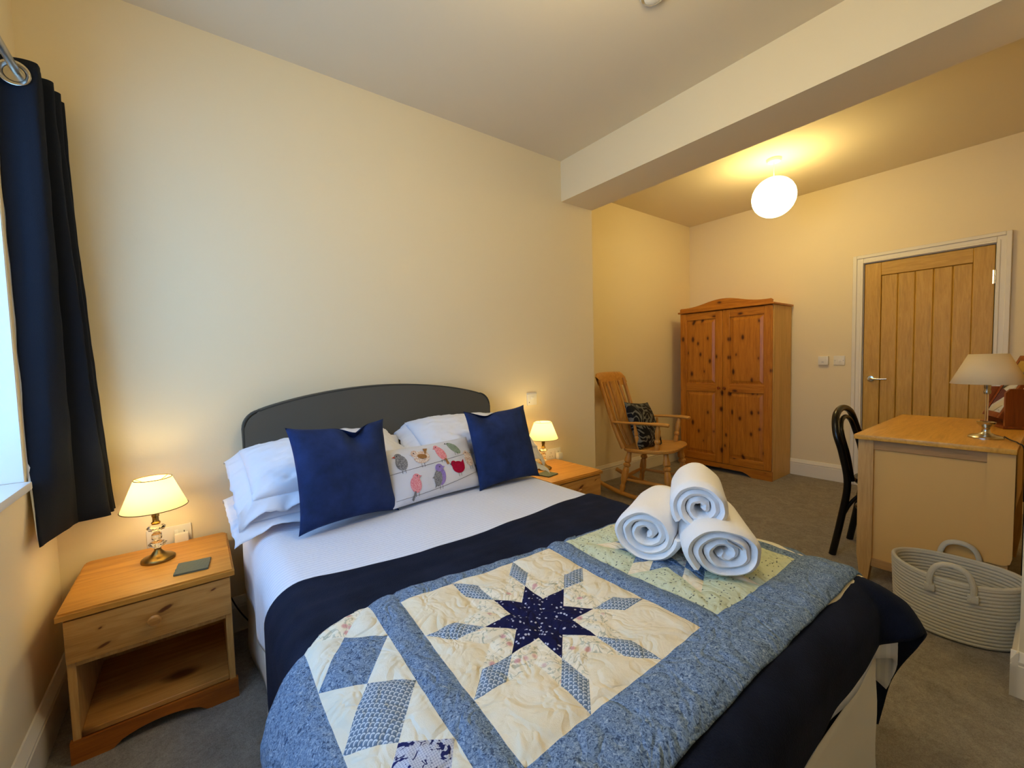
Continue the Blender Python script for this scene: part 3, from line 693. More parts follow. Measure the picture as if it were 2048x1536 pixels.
lf = [(DA+.004, .30), (DA+.010, .274), (DA+.028, .262), (DA+.085, .262), (DA+.085, DH-.028), (DA+.004, DH-.028)]
MB(dk.location).prism(lf, lambda u, v, x: (x, u, v), DX0+.022, DX0+.036).done('folded_leaf', MT['desk_panel'], dk, 40)
MB(dk.location).box(DX0+.08, DX1-.08, DA+.02, DA+.035, .40, DH-.024).done('modesty_panel', MT['desk_panel'], dk)
MB(dk.location).box(DX0+.08, DX1-.08, DB-.045, DB-.028, DH-.10, DH-.024, .002, 1).done('drawer_front', MT['desk_x'], dk)

# desk lamp
dl = thing('desk_lamp', 'unlit desk lamp with a cream shade and chrome base', 'lamp', (3.005, .222, DH))
part(MB().lathe([(0, 0), (.060, 0), (.060, .006), (.054, .012), (.030, .019), (.018, .026), (.014, .034), (.014, .048), (.018, .056), (.030, .068), (.033, .078), (.030, .078), (.022, .066), (0, .062)], seg=40).done('base', MT['nickel'], dl), 'chrome base with a small cup')
part(MB().lathe([(0, .06), (.006, .06), (.006, .215), (0, .215)], seg=16).done('stem', MT['clear'], dl), 'clear rod stem')
MB().lathe([(0, .212), (.011, .212), (.013, .222), (.010, .235), (.012, .24), (.012, .29), (0, .29)], seg=20).done('bulb_holder', MT['nickel'], dl)
sh = MB().lathe([(.127, .262), (.098, .328), (.066, .402)], seg=56); sh = sh.done('lamp_shade', MT['shade_off'], dl, solid=.0015)
sp = MB()
for k in range(3): sp.tube([(0, 0, .29), (.065*math.cos(k*2.094), .065*math.sin(k*2.094), .400)], .0014, 6)
sp.done('shade_carrier', MT['nickel'], dl)
cb_ = crom([(3.02, .165, DH+.012), (2.99, .150, DH+.006), (2.94, .133, DH+.006), (2.90, .118, DH+.004), (2.88, .098, DH-.03), (2.875, .095, DH-.25)], 7)
tag(MB(cb_[0]).tube(cb_, .0028, 8).done('cable', MT['plastic_dark']), 'thin dark cable trailing off the desk from the unlit lamp', 'cable').location = cb_[0]
# swing mirror
vm = thing('swing_mirror', 'red brown wooden swing mirror on the desk', 'mirror', (3.544, .195, DH), math.radians(22))
for sx in (-1, 1):
    po_ = [(-.040, .012), (.040, .012), (.040, .190), (.022, .212), (-.022, .212), (-.040, .190)]
    x = sx*.112
    MB().prism(po_, lambda u, v, w: (w, u, v), x-.009, x+.009).done('post', MT['mahog'], vm, 30)
MB().box(-.14, .14, -.052, .052, 0, .014, .004).done('base_board', MT['mahog'], vm)
th = math.radians(23); R = Matrix.Translation((0, 0, .165)) @ Matrix.Rotation(th, 4, 'X')
fr_ = MB()
for x0, x1, z0, z1 in ((-.10, -.074, -.125, .235), (.074, .10, -.125, .235), (-.074, .074, -.125, -.095), (-.074, .074, .205, .235)):
    fr_.box(x0, x1, -.009, .009, z0, z1, .003, 2, R)
fr_.done('frame', MT['mahog'], vm)
part(MB().box(-.076, .076, .001, .006, -.097, .207, 0, 2, R).done('glass', MT['mirror'], vm), 'tilted mirror glass')
MT['leather'] = cloth('black case', '#121116', .6, 300, .2)
sc_ = thing('suitcase', 'tall black case standing in the gap beside the desk', 'suitcase', (3.06, .02, 0))
MB().box(-.22, .22, -.10, .075, .03, .74, .03, 4).done('shell', MT['leather'], sc_)
MB().tube([(-.07, -.01, .735), (-.07, -.01, .765), (.07, -.01, .765), (.07, -.01, .735)], .009, 10).done('handle', MT['plastic_dark'], sc_)
for sx in (-1, 1):
    for sy in (-.07, .045):
        MB().lathe([(0, -.012), (.02, -.012), (.02, .012), (0, .012)], seg=18, mat=Matrix.Translation((sx*.17, sy, .02)) @ Matrix.Rotation(PI/2, 4, 'Y')).done('wheel', MT['plastic_dark'], sc_)

# ------------------------------------------------------------------ rope basket
bk = thing('rope_basket', 'oval grey rope basket with two loop handles, in front of the desk', 'basket', (2.592, .266, 0), math.radians(2))
def rim(a): return .006*math.cos(2*a+PI)
def bwall(inner):
    def fn(u, v):
        a = 2*PI*u; k = 1 if not inner else -1
        rows = 17; ph = v*rows; ridge = .0035*abs(math.sin(PI*ph))
        z = .006+(.252+rim(a))*v
        fl = .93+.07*v**.8
        rx, ry = .164*fl-(0 if not inner else .013)+k*ridge, .205*fl-(0 if not inner else .013)+k*ridge
        return (rx*math.cos(a), ry*math.sin(a), z)
    return fn
b = MB(); b.grid(bwall(False), 72, 103, cu=True); b.grid(bwall(True), 72, 103, cu=True)
b.done('side_wall', MT['rope'], bk, 60)
MB().lathe([(0, .002), (.9, .002), (1.0, .006), (1.0, .012), (0, .012)], seg=72).done('bottom', MT['rope'], bk)
bpy.data.objects['bottom'].scale = (.150, .189, 1)
tp = []
for k in range(72):
    a = 2*PI*k/72; tp.append((.1585*math.cos(a), .1995*math.sin(a), .258+rim(a)))
MB().tube(tp, .0085, 10, closed=True).done('rim_coil', MT['rope'], bk)
for s in (-1, 1):
    hp = crom([(s*.164, -.062, .205), (s*.166, -.062, .26), (s*.164, -.042, .307), (s*.160, 0, .323), (s*.164, .042, .307), (s*.166, .062, .26), (s*.164, .062, .205)], 7)
    MB().tube(hp, .0115, 12, flat=.7).done('handle', MT['rope'], bk)
    for y in (-.062, .062): MB().box(s*.164-.010, s*.164+.010, y-.016, y+.016, .196, .226, .004).done('handle_tab', MT['rope'], bk)

# ------------------------------------------------------------------ bed
bd = thing('bed', 'double bed with a charcoal upholstered headboard', 'bed', (.815, 1.25, 0))
HX0, HX1 = .158, 1.484
def hb_outline(e=0.0):
    P = [(HX0-e, .20), (HX0-e, .93)]
    P += [(HX0-e+.085*(1-math.cos(a)), .93+.085*math.sin(a)) for a in [PI/2*k/8 for k in range(1, 8)]]
    n = 36; xa, xb = HX0+.07, HX1-.07
    for k in range(n+1):
        t_ = k/n; x = xa+(xb-xa)*t_; P.append((x, 1.014+e+.084*(1-(2*t_-1)**2)**.92))
    P += [(HX1+e-.085*(1-math.cos(a)), .93+.085*math.sin(a)) for a in [PI/2*k/8 for k in range(7, 0, -1)]]
    return P+[(HX1+e, .93), (HX1+e, .20)]
m = MB(bd.location).prism(hb_outline(), lambda u, v, y: (u, y, v), 2.198, 2.262)
es = [e for e in m.bm.edges if abs(e.verts[0].co.y-e.verts[1].co.y) < 1e-5 and len(e.link_faces) == 2]
bmesh.ops.bevel(m.bm, geom=es, offset=.010, segments=3, affect='EDGES')
hb = m.done('headboard', MT['grey_fabric'], bd, 30)
MB(bd.location).tube([(u, 2.201, v) for u, v in hb_outline(-.004)], .0045, 8).done('piping', MT['grey_pipe'], hb)
MB(bd.location).box(.155, 1.468, .315, 2.19, .08, .315, .02).done('divan_base', MT['grey_fabric'], bd)
MB(bd.location).box(.150, 1.473, .310, 2.195, .325, .572, .05, 4).done('mattress', MT['mattress'], bd)
# valance skirt round the base
vp = [(.140, 2.19), (.138, 1.6), (.138, 1.0), (.138, .4), (.150, .305), (.25, .296), (.8, .296), (1.37, .296), (1.468, .305), (1.482, .4), (1.482, 1.0), (1.482, 1.6), (1.480, 2.19)]
vc = crom([(a, b, 0) for a, b in vp], 14)
def val(u, v):
    k = min(int(u*(len(vc)-1)), len(vc)-2); p = vc[k].lerp(vc[k+1], u*(len(vc)-1)-k); t_ = (vc[k+1]-vc[k]).normalized()
    n = Vector((t_.y, -t_.x, 0)); n = n if n.dot(Vector((p.x-.81, p.y-1.25, 0))) > 0 else -n
    z = .36*(1-v)+.008; return Vector((p.x, p.y, z))+n*(.014*v*math.sin(u*75+2*nz(u*8, 2))+.006*nz(u*30, v*3))
MB(bd.location).grid(val, 260, 10).done('valance', MT['valance'], bd, 80, solid=.002)

class Drape:
    def __init__(s, xl, xr, yf, rl, rr, rf, z, sd=0.0, fl=.5, wv=1.0):
        s.a = (xl, xr, yf, rl, rr, rf, z, sd); s.fl = fl; s.wv = wv
    def top(s, x, y):
        return .010*nz(x*2.2+s.a[7], y*2.2)+.004*nz(x*6, y*6, s.a[7])-.014*max(0, (x-.9)/.6)
    def __call__(s, x, y, h=0.0):
        xl, xr, yf, rl, rr, rf, z, sd = s.a
        cx, cy = min(max(x, xl), xr), max(y, yf); dx, dy = x-cx, y-cy; d = math.hypot(dx, dy)
        zt = z+s.top(cx, cy)+h
        if d < 1e-9: return Vector((x, y, zt))
        ux, uy = dx/d, dy/d; r = (rl if dx < 0 else rr)*ux*ux+rf*uy*uy
        r *= 1+s.fl*(2*ux*uy)**2; r += h
        if d < r*PI/2: o, q = r*math.sin(d/r), r*(1-math.cos(d/r))
        else: o, q = r, r+d-r*PI/2
        al = (cy*ux*ux+cx*uy*uy)
        o += s.wv*min(1, q/.22)*(.012*math.sin(al*16+sd+1.5*nz(al*3, sd))+.008*nz(al*9, q*4, sd))
        return Vector((cx+ux*o, cy+uy*o, zt-q))
DUV = Drape(.215, 1.405, .372, .088, .085, .085, .590, .7, .80, .6)
o = MB().grid(lambda u, v: DUV(-.12+1.86*u, .13+1.98*v), 110, 110).done('duvet', MT['seer'], None, 80, solid=.008)
tag(o, 'white striped duvet spread on the bed below the pillows', 'duvet')
THR = Drape(.215, 1.405, .372, .088, .085, .085, .590, .7, 1.65, .45)
def thr(u, v):
    x = -.20+2.14*u; y0 = .158-.012*min(1, max(0, (1.2-x)/.3)); y = y0+(1.286-y0)*v
    if v > .5: y += ((v-.5)*2)**2*(.012*nz(x*3, 4)-.050*min(1, max(0, (x-.25)/.3))+.075*max(0, (x-.8)/.6))
    return THR(x, y, .011)+Vector((0, 0, (.004*nz(x*3, y*24, 5)+.002*nz(x*9, y*14, 2))))
o = MB().grid(thr, 150, 110).done('throw_blanket', MT['throw'], None, 80, solid=.007)
tag(o, 'dark navy fleece throw laid across the bed under the quilt', 'throw')

# patchwork quilt: exact patches cut on a fine grid, laid over the throw
QD = Drape(.222, 1.420, .372, .140, .100, .085, .590, .7)
FT = [(-.2, .80), (-.1, .86), (0, .90), (.148, .957), (.313, 1.028), (.39, 1.037), (.6, 1.012), (.87, .992), (1.06, .985), (1.3, .978), (1.9, .975)]
def ftop(u):
    for (a, p), (b, q) in zip(FT, FT[1:]):
        if u <= b: return p+(q-p)*(u-a)/(b-a)
    return FT[-1][1]
def clip(poly, ax, val, keep_less):
    out = []; n = len(poly)
    for i in range(n):
        a, b = poly[i], poly[(i+1) % n]; ia = (a[ax] <= val) if keep_less else (a[ax] >= val); ib = (b[ax] <= val) if keep_less else (b[ax] >= val)
        if ia: out.append(a)
        if ia != ib:
            t_ = (val-a[ax])/(b[ax]-a[ax]); p = [a[0]+(b[0]-a[0])*t_, a[1]+(b[1]-a[1])*t_]; p[ax] = val; out.append(tuple(p))
    return out
def area(p): return .5*sum(p[i][0]*p[(i+1) % len(p)][1]-p[(i+1) % len(p)][0]*p[i][1] for i in range(len(p)))
def edge_dist(p, poly):
    best = 9
    for a, b in zip(poly, poly[1:]+poly[:1]):
        ex, ey = b[0]-a[0], b[1]-a[1]; L = math.hypot(ex, ey)
        if L > 1e-6: best = min(best, abs((p[0]-a[0])*ey-(p[1]-a[1])*ex)/L)
    return best
PA = []
def patch(poly, mi, rect=None):
    if rect:
        x0, x1, y0, y1 = rect
        for ax, v, k in ((0, x0, False), (0, x1, True), (1, y0, False), (1, y1, True)):
            poly = clip(poly, ax, v, k)
            if len(poly) < 3: return
    if abs(area(poly)) < 1e-6: return
    PA.append((list(poly) if area(poly) > 0 else list(poly)[::-1], mi))
def rect_(x0, x1, y0, y1, mi): patch([(x0, y0), (x1, y0), (x1, y1), (x0, y1)], mi)
U = [-.005, .152, .310, .378, .872, .945, 1.400, 1.455, 1.61, 1.75]; V = [.334, .466, .980, 1.06]
rect_(U[0], U[1], V[0], V[3], BLUE); rect_(U[8], U[9], V[0], V[3], BLUE)
rect_(U[1], U[8], V[0], V[1], BLUE)
rect_(U[2], U[3], V[1], V[3], BLUE); rect_(U[4], U[5], V[1], V[3], BLUE); rect_(U[6], U[7], V[1], V[3], BLUE)
rect_(U[3], U[4], V[2], V[3], BLUE); rect_(U[5], U[6], V[2], V[3], BLUE)
def star(x0, x1, y0, y1, inner, mid, outer, bg):
    cx, cy = (x0+x1)/2, (y0+y1)/2; kx, ky = (x1-x0)/2/1.70711, (y1-y0)/2/1.70711
    g = lambda p: (cx+p[0]*kx, cy+p[1]*ky)
    dr_ = lambda k: (math.cos(PI/4*k), math.sin(PI/4*k))
    ad = lambda *ps: (sum(p[0]*w for p, w in ps), sum(p[1]*w for p, w in ps))
    for k in range(8):
        A, B = dr_(k), dr_(k+1)
        P = lambda a, b: g(ad((A, a), (B, b)))
        patch([P(0, 0), P(.5, 0), P(.5, .5), P(0, .5)], inner)
        patch([P(.5, 0), P(1, 0), P(1, .5), P(.5, .5)], mid); patch([P(0, .5), P(.5, .5), P(.5, 1), P(0, 1)], mid)
        patch([P(.5, .5), P(1, .5), P(1, 1), P(.5, 1)], outer)
        C0 = dr_(k-1); tip0 = ad((C0, 1), (A, 1)); tip1 = ad((A, 1), (B, 1))
        if k % 2 == 0: patch([g(A), g(tip0), g(tip1)], bg)
        else:
            c_ = (math.copysign(1.70711, A[0]), math.copysign(1.70711, A[1])); patch([g(A), g(tip0), g(c_), g(tip1)], bg)
star(U[3], U[4], V[1], V[2], NAVY, FLORAL, SCALE, CREAM)
def rose(x0, x1, y0, y1, inner, mid, outer, bg, h=.46):
    cx, cy, kx, ky = (x0+x1)/2, (y0+y1)/2, (x1-x0)/2, (y1-y0)/2; s_ = 1/1.8478
    dv = lambda a, r: (cx+kx*r*math.cos(a), cy+ky*r*math.sin(a))
    for k in range(8):
        a = PI/4*k; A = (s_*math.cos(a-PI/8), s_*math.sin(a-PI/8)); B = (s_*math.cos(a+PI/8), s_*math.sin(a+PI/8))
        P = lambda p, q: (cx+kx*(A[0]*p+B[0]*q), cy+ky*(A[1]*p+B[1]*q))
        patch([P(0, 0), P(h, 0), P(h, h), P(0, h)], inner); patch([P(h, h), P(1, h), P(1, 1), P(h, 1)], outer)
        patch([P(h, 0), P(1, 0), P(1, h), P(h, h)], mid); patch([P(0, h), P(h, h), P(h, 1), P(0, 1)], mid)
        c_ = lambda t_: (math.copysign(min(1, abs(math.cos(t_))*1.5), math.cos(t_)) if abs(math.cos(t_)) > .1 else 0, math.copysign(min(1, abs(math.sin(t_))*1.5), math.sin(t_)) if abs(math.sin(t_)) > .1 else 0)
        d_ = PI/4*(k if k % 2 else k+1); q = c_(d_); co_ = (cx+kx*q[0], cy+ky*q[1])
        t0, t1 = dv(a, 1), dv(a+PI/4, 1); S0 = dv(a+PI/8, s_)
        patch([S0, t0, co_, t1], bg)
rose(U[5], U[6], V[1], V[2], FLORAL, BLUE, CREAM, MINT)
def strip(x0, x1, seq, t0):
    xm = (x0+x1)/2; R4 = (x0, x1, V[1], V[3])
    for k, mi in enumerate(seq):
        t_ = t0-.155*k
        patch([(xm, t_), (x0, t_-.104), (xm, t_-.155), (x1, t_-.051)], mi, R4)
        patch([(x1, t_-.051), (xm, t_-.155), (x1, t_-.206)], IVORY, R4)
        patch([(x0, t_-.104), (x0, t_-.259), (xm, t_-.155)], IVORY, R4)
strip(U[1], U[2], [FLORAL, BLUE, SCALE, CHECK, BLUE], 1.085)
strip(U[7], U[8], [SCALE, BLUE, CREAM, BLUE, CHECK], 1.05)
def patches_mesh(PA, cell, fn, mats, name, puff=.006, wid=.022, parent=None, solid=.0, prune=None, origin=(0, 0, 0)):
    bm = bmesh.new(); L = bm.loops.layers.uv.verify(); cache = {}
    def vert(p, poly):
        k = (round(p[0], 5), round(p[1], 5))
        d = edge_dist(p, poly)
        h = puff*(1-math.exp(-(d/wid)**1.3*1.6)) if puff else 0
        kk = k+(round(h, 4),)
        if kk not in cache: cache[kk] = bm.verts.new(Vector(fn(p[0], p[1], h)))
        return cache[kk]
    for poly, mi in PA:
        xs = [p[0] for p in poly]; ys = [p[1] for p in poly]
        i0, i1 = math.floor(min(xs)/cell), math.ceil(max(xs)/cell); j0, j1 = math.floor(min(ys)/cell), math.ceil(max(ys)/cell)
        for i in range(i0, i1):
            a = clip(clip(poly, 0, i*cell, False), 0, (i+1)*cell, True)
            if len(a) < 3: continue
            for j in range(j0, j1):
                b = clip(clip(a, 1, j*cell, False), 1, (j+1)*cell, True)
                if len(b) < 3 or abs(area(b)) < 1e-8: continue
                if prune and min(p[1]-prune(p[0]) for p in b) > 0: continue
                vs = []; ps = []
                for p in b:
                    v = vert(p, poly)
                    if v not in vs: vs.append(v); ps.append(p)
                if len(vs) < 3: continue
                try: f = bm.faces.new(vs)
                except ValueError: continue
                f.material_index = mi
                for lp, p in zip(f.loops, ps): lp[L].uv = p
    bmesh.ops.remove_doubles(bm, verts=bm.verts, dist=2e-5)
    bmesh.ops.dissolve_degenerate(bm, edges=bm.edges, dist=1e-5)
    o_ = Vector(origin)
    if o_.length: bmesh.ops.translate(bm, verts=bm.verts, vec=-o_)
    me = bpy.data.meshes.new(name); bm.to_mesh(me); bm.free()
    for m in mats: me.materials.append(getattr(m, 'm', m))
    me.polygons.foreach_set('use_smooth', [True]*len(me.polygons)); me.set_sharp_from_angle(angle=math.radians(80))
    o = bpy.data.objects.new(name, me); C.objects.link(o)
    if parent: o.parent = parent
    if solid:
        q = o.modifiers.new('thickness', 'SOLIDIFY'); q.thickness = solid; q.offset = -1
    return o
def qfn(u, v, h):
    f = ftop(u); v = min(v, f); uu = u-.042*(.98-v)*min(1, max(0, (u-.15)/.25))
    edge = min(v-V[0], f-v, 9); h *= 1
    roll = -.004*math.exp(-max(0, edge)/.012)
    wr = .004*nz(u*9, v*9, 2)+.005*abs(nz(u*15, v*13, 6))+.0025*nz(u*34, v*30, 9)
    return QD(uu, v, .019+h+roll+wr)
o = patches_mesh(PA, .0125, qfn, QM, 'patchwork_quilt', .0075, .02, prune=ftop, solid=.004)
tag(o, 'blue and cream patchwork quilt with star blocks on the foot half of the bed', 'quilt')
bk_ = MB().grid(lambda u, v: QD(1.20+.35*u, V[0]-.014*min(1, u*1.6)+.04*v, .010+.003*math.sin(PI*v)), 24, 6)
part(bk_.done('backing', QM[CREAM], o, 80, solid=.002), 'cream cotton backing turned out at the corner')

# pillows and cushions ------------------------------------------------
def basis(o, c, x, y):
    x = Vector(x).normalized(); z = x.cross(Vector(y)).normalized(); y = z.cross(x)
    m = Matrix((x, y, z)).transposed().to_4x4(); m.translation = Vector(c); o.matrix_world = m; return o
def pill_fn(w, h, t, pinch, seed, wr, ex=2.6, ears=0.0, pw=.52):
    def fn(u, v, side):
        e = (max(0, 1-abs(u)**ex)*max(0, 1-abs(v)**ex))**pw
        px = w/2*u*(1-pinch*(1-v*v)*abs(u)**3); py = h/2*v*(1-pinch*(1-u*u)*abs(v)**3)
        k = ears*(abs(u)*abs(v))**6; px += math.copysign(k, u); py += math.copysign(k, v)
        z = side*t/2*e*(1+.10*nz(u*1.4, v*1.4, seed))
        rad = nz(u*5+seed, v*5, seed)*.6+nz(u*11, v*9, seed+3)*.4
        cr = sum(math.exp(-((u-a)**2+(v-b)**2)*5) for a, b in ((1, 1), (1, -1), (-1, 1), (-1, -1)))
        z += side*wr*rad*min(1, e*2)*(.5+.9*cr)
        return Vector((px, py, z))
    return fn
def pillow(name, mat, label, cat, c, x, y, w, h, t, seed, pinch=.06, wr=.010, ears=0.0, group=None, N=44, dent=None):
    fn = pill_fn(w, h, t, pinch, seed, wr, ears=ears)
    if dent:
        f0 = fn
        def fn(u, v, side):
            p = f0(u, v, side); a, b, dep, sx, sy = dent
            g = math.exp(-((u-a)/sx)**2-((v-b)/sy)**2); p.z -= side*dep*g; p.y -= dep*1.1*g*(max(0, v)**2); return p
    m = MB(); m.grid(lambda u, v: fn(2*u-1, 2*v-1, 1), N, N); m.grid(lambda u, v: fn(2*u-1, 2*v-1, -1), N, N)
    o = m.done(name, mat, None, 75); basis(o, c, x, y); tag(o, label, cat, group); o.select_set(False); return o, fn
def flange(o, fn, w, h, f, seed, mat, ruff=.012, droop=.02):
    def per(t_):
        k = t_*4 % 4; i = int(k); a = 2*(k-i)-1
        return ((a, -1), (1, a), (-a, 1), (-1, -a))[i]
    def g(u, t_):
        a, b = per(u); p = fn(a, b, 1); q = Vector((a*(w/2+f), b*(h/2+f), 0))
        p = Vector((p.x*.985, p.y*.985, 0)); c = p.lerp(q, t_)
        e = max(abs(a), 0)**8*max(abs(b), 0)**8
        c.z = t_*(ruff*(nz(a*4+seed, b*4, 1)+.6*nz(a*11, b*11, seed)))-droop*t_*(.4+e+.6*abs(a)**6)
        c.x += t_*.008*nz(b*6, seed+a); c.y += t_*.008*nz(a*6, seed+2, b); return c
    return MB().grid(g, 176, 6, cu=True).done('flange_border', mat, o, 80, solid=.002)
Wm = MT['white']
def tilt(a): return (0, math.cos(math.radians(a)), math.sin(math.radians(a)))
FL = .052
def oxford(label, c, x, a, w, h, t, seed, rf, dr):
    o, fn = pillow('pillow', Wm, label, 'pillow', c, x, tilt(a), w-2*FL, h-2*FL, t, seed, .015, .020, 0, None, 56)
    flange(o, fn, w-2*FL, h-2*FL, FL, seed, Wm, rf, dr)
oxford('lower white pillow at the window side of the bed', (.455, 1.985, .658), (1, .02, .015), 6, .76, .46, .115, 11, .020, .030)
oxford('upper white pillow at the window side, leaning on the headboard', (.470, 1.985, .790), (1, .03, .02), 22, .76, .47, .17, 23, .028, .045)
oxford('lower white pillow on the far side of the bed', (1.215, 1.990, .652), (1, -.02, -.02), 6, .76, .46, .115, 31, .018, .030)
oxford('upper white pillow on the far side, leaning on the headboard', (1.225, 1.995, .800), (1, -.03, -.045), 23, .77, .47, .175, 42, .022, .06)
def quad(o, BL, BR, TL, TR, off):
    BL, BR, TL, TR = map(Vector, (BL, BR, TL, TR)); c = (BL+BR+TL+TR)/4; x = (BR-BL)+(TR-TL); y = (TL-BL)+(TR-BR)
    n = x.cross(y).normalized(); return basis(o, c+n*off, x, y)
V_ = MT['velvet']
p, _ = pillow('cushion', V_, 'square navy velvet cushion nearer the window', 'cushion', (0, 0, 0), (1, 0, 0), (0, 1, 0), .385, .385, .13, 3, .075, .006, .006, N=52, dent=(.28, .82, .035, .22, .45))
quad(p, (.262, 1.632, .612), (.636, 1.684, .612), (.282, 1.752, .968), (.655, 1.80, .948), .0)
p, _ = pillow('cushion', V_, 'square navy velvet cushion nearer the far bedside table', 'cushion', (0, 0, 0), (1, 0, 0), (0, 1, 0), .385, .385, .13, 8, .075, .006, .006, N=52, dent=(-.45, .95, .02, .3, .4))
quad(p, (1.056, 1.672, .606), (1.452, 1.705, .600), (1.064, 1.80, .945), (1.437, 1.80, .948), .0)
p, _ = pillow('cushion', MT['damask'], 'dark patterned cushion leaning in the rocking chair', 'cushion', (0, 0, 0), (1, 0, 0), (0, 1, 0), .42, .42, .13, 14, .06, .006, .004)
mr = Matrix.Translation(rc.location) @ Matrix.Rotation(rc.rotation_euler.z, 4, 'Z')
basis(p, mr @ Vector((.02, -.090, .618)), mr.to_3x3() @ Vector((-1, .10, -.10)), mr.to_3x3() @ Vector((-.10, -.38, .92)))
bc_, bf = pillow('bird_cushion', MT['bird_cloth'], 'small pale grey cushion appliqued with coloured birds', 'cushion', (0, 0, 0), (1, 0, 0), (0, 1, 0),   .47, .255, .095, 5, .04, .004, N=48)
quad(bc_, (.625, 1.668, .608), (1.085, 1.715, .604), (.632, 1.795, .824), (1.090, 1.830, .828), .0)
def ell(cx, cy, rx, ry, rot=0, n=26):
    c, s = math.cos(rot), math.sin(rot); return [(cx+rx*math.cos(2*PI*k/n)*c-ry*math.sin(2*PI*k/n)*s, cy+rx*math.cos(2*PI*k/n)*s+ry*math.sin(2*PI*k/n)*c) for k in range(n)]
def bprint(name, a, b, sc):
    m = M(name, a, .9, spec=.1); v = m.co('Object'); m.col(m.ramp(m.noise(v, sc, 2, .6, 1.0), [(.42, a), (.56, b)])); return m.m
BM = dict(pink=bprint('pink check', '#d8727f', '#e9aab0', 260), red=bprint('crimson felt', '#b0163c', '#9c1034', 200), green=bprint('sage print', '#7f9380', '#9aa898', 180), lilac=bprint('lilac felt', '#8f79bd', '#9a86c6', 150),
          grey=bprint('grey print', '#9a9a9c', '#6b6a6e', 200), tan=bprint('tan print', '#a97c4e', '#96693c', 150), patt=bprint('white print', '#eee6dc', '#c9a48e', 180), orange=bprint('orange beak', '#d2553a', '#c24a30', 100), dark=bprint('dark thread', '#3d3a40', '#4a474e', 100))
BK = list(BM)
def bird(cx, cy, parts):
    k = 0; bm_all = []
    for shape, mi in parts: bm_all.append(([(cx+x*1.16, cy+y*1.16) for x, y in shape], BK.index(mi), k)); k += 1
    lev = [.0014]
    def fn(x, y, h):
        q = bf(min(max(x/.235, -.999), .999), min(max(y/.1275, -.999), .999), 1); q.x, q.y = x*.985, y*.98; return q+Vector((0, 0, lev[0]))
    obs = []
    bmj = bmesh.new()
    for poly, mi, k in bm_all:
        lev[0] = .0012+.0006*k
        if area(poly) < 0: poly = poly[::-1]
        ob = patches_mesh([(poly, mi)], .006, fn, [BM[b] for b in BK], 'tmp', 0)
        bmj.from_mesh(ob.data); me_ = ob.data; bpy.data.objects.remove(ob); bpy.data.meshes.remove(me_)
    me = bpy.data.meshes.new('bird_applique'); bmj.to_mesh(me); bmj.free()
    for b in BK: me.materials.append(BM[b])
    o = bpy.data.objects.new('bird_applique', me); C.objects.link(o); o.parent = bc_; return o
def legs(x, y, h=.016): return [([(x-.006, y), (x-.0045, y), (x-.005, y-h), (x-.0065, y-h)], 'dark'), ([(x+.006, y), (x+.0075, y), (x+.007, y-h), (x+.0055, y-h)], 'dark')]
def simple(body, head, flip=1, tail=None, fat=1.0, rot=0.0, legh=.016):
    f = flip
    P = legs(0, -.026*fat, legh)
    P += [(ell(0, 0, .021*fat, .031, rot*f), body), (ell(.006*f, .026, .014, .014), head), ([(.018*f, .031), (.030*f, .027), (.018*f, .023)][::f or 1], 'orange' if body == 'grey' else head)]
    if tail: P += [([(-.010*f, -.022), (-.004*f, -.027), (-.016*f, -.056), (-.024*f, -.050)], tail)]
    P += [(ell(.010*f, .030, .0026, .0026, 0, 8), 'dark')]; return P
part(bird(-.165, .052, simple('grey', 'grey', -1, None, 1.05)), 'grey printed bird with an orange beak')
part(bird(-.072, .058, legs(0, -.026)+[(ell(.004, 0, .034, .026), 'patt'), (ell(-.020, .018, .016, .015), 'patt'), ([(-.034, .022), (-.044, .020), (-.034, .014)], 'patt'), ([(.020, .004), (.042, .032), (.022, .034)], 'tan'), (ell(.006, .002, .020, .010, -.2), 'tan'), (ell(-.024, .020, .0026, .0026, 0, 8), 'dark')]), 'white printed bird with tan wing')
part(bird(.036, .058, [(ell(0, 0, .019, .033, .35), 'pink'), (ell(-.012, .026, .012, .013), 'pink'), ([(-.022, .028), (-.031, .024), (-.021, .021)], 'pink'), ([(.006, -.026), (.013, -.024), (.022, -.050), (.010, -.052)], 'tan'), (ell(-.014, .029, .0024, .0024, 0, 8), 'dark')]+legs(-.004, -.028, .012)), 'pink bird with a tan tail')
part(bird(.118, .074, [(ell(0, 0, .017, .036, .75), 'green'), ([(-.030, .030), (-.038, .024), (-.027, .022)], 'dark'), (ell(-.022, .024, .0022, .0022, 0, 8), 'dark')]+legs(0, -.02, .014)), 'sage green bird')
part(bird(-.128, -.058, simple('pink', 'pink', 1, 'grey', 1.05)), 'pink bird with a grey tail')
part(bird(-.012, -.044, legs(.004, -.036)+[(ell(.010, -.004, .022, .034, -.2), 'lilac'), (ell(-.004, -.008, .018, .032, -.25), 'grey'), ([(-.018, -.010), (-.030, -.004), (-.020, .002)], 'grey'), ([(-.018, -.024), (-.012, -.034), (-.026, -.044)], 'grey'), (ell(.010, .030, .017, .016), 'lilac'), ([(.024, .036), (.037, .030), (.024, .024)], 'lilac'), (ell(.013, .033, .0028, .0028, 0, 8), 'dark')]), 'lilac headed bird')
part(bird(.104, -.020, legs(0, -.026)+[(ell(.002, -.004, .031, .025), 'red'), (ell(-.018, .012, .014, .014), 'red'), ([(.010, .006), (.036, .026), (.033, -.004)], 'red'), ([(-.030, .016), (-.038, .014), (-.030, .009)], 'dark'), (ell(-.020, .015, .0022, .0022, 0, 8), 'dark')]), 'crimson bird')
part(bird(.186, .006, simple('patt', 'patt', -1, None, 1.1)), 'white printed bird at the shaded end')
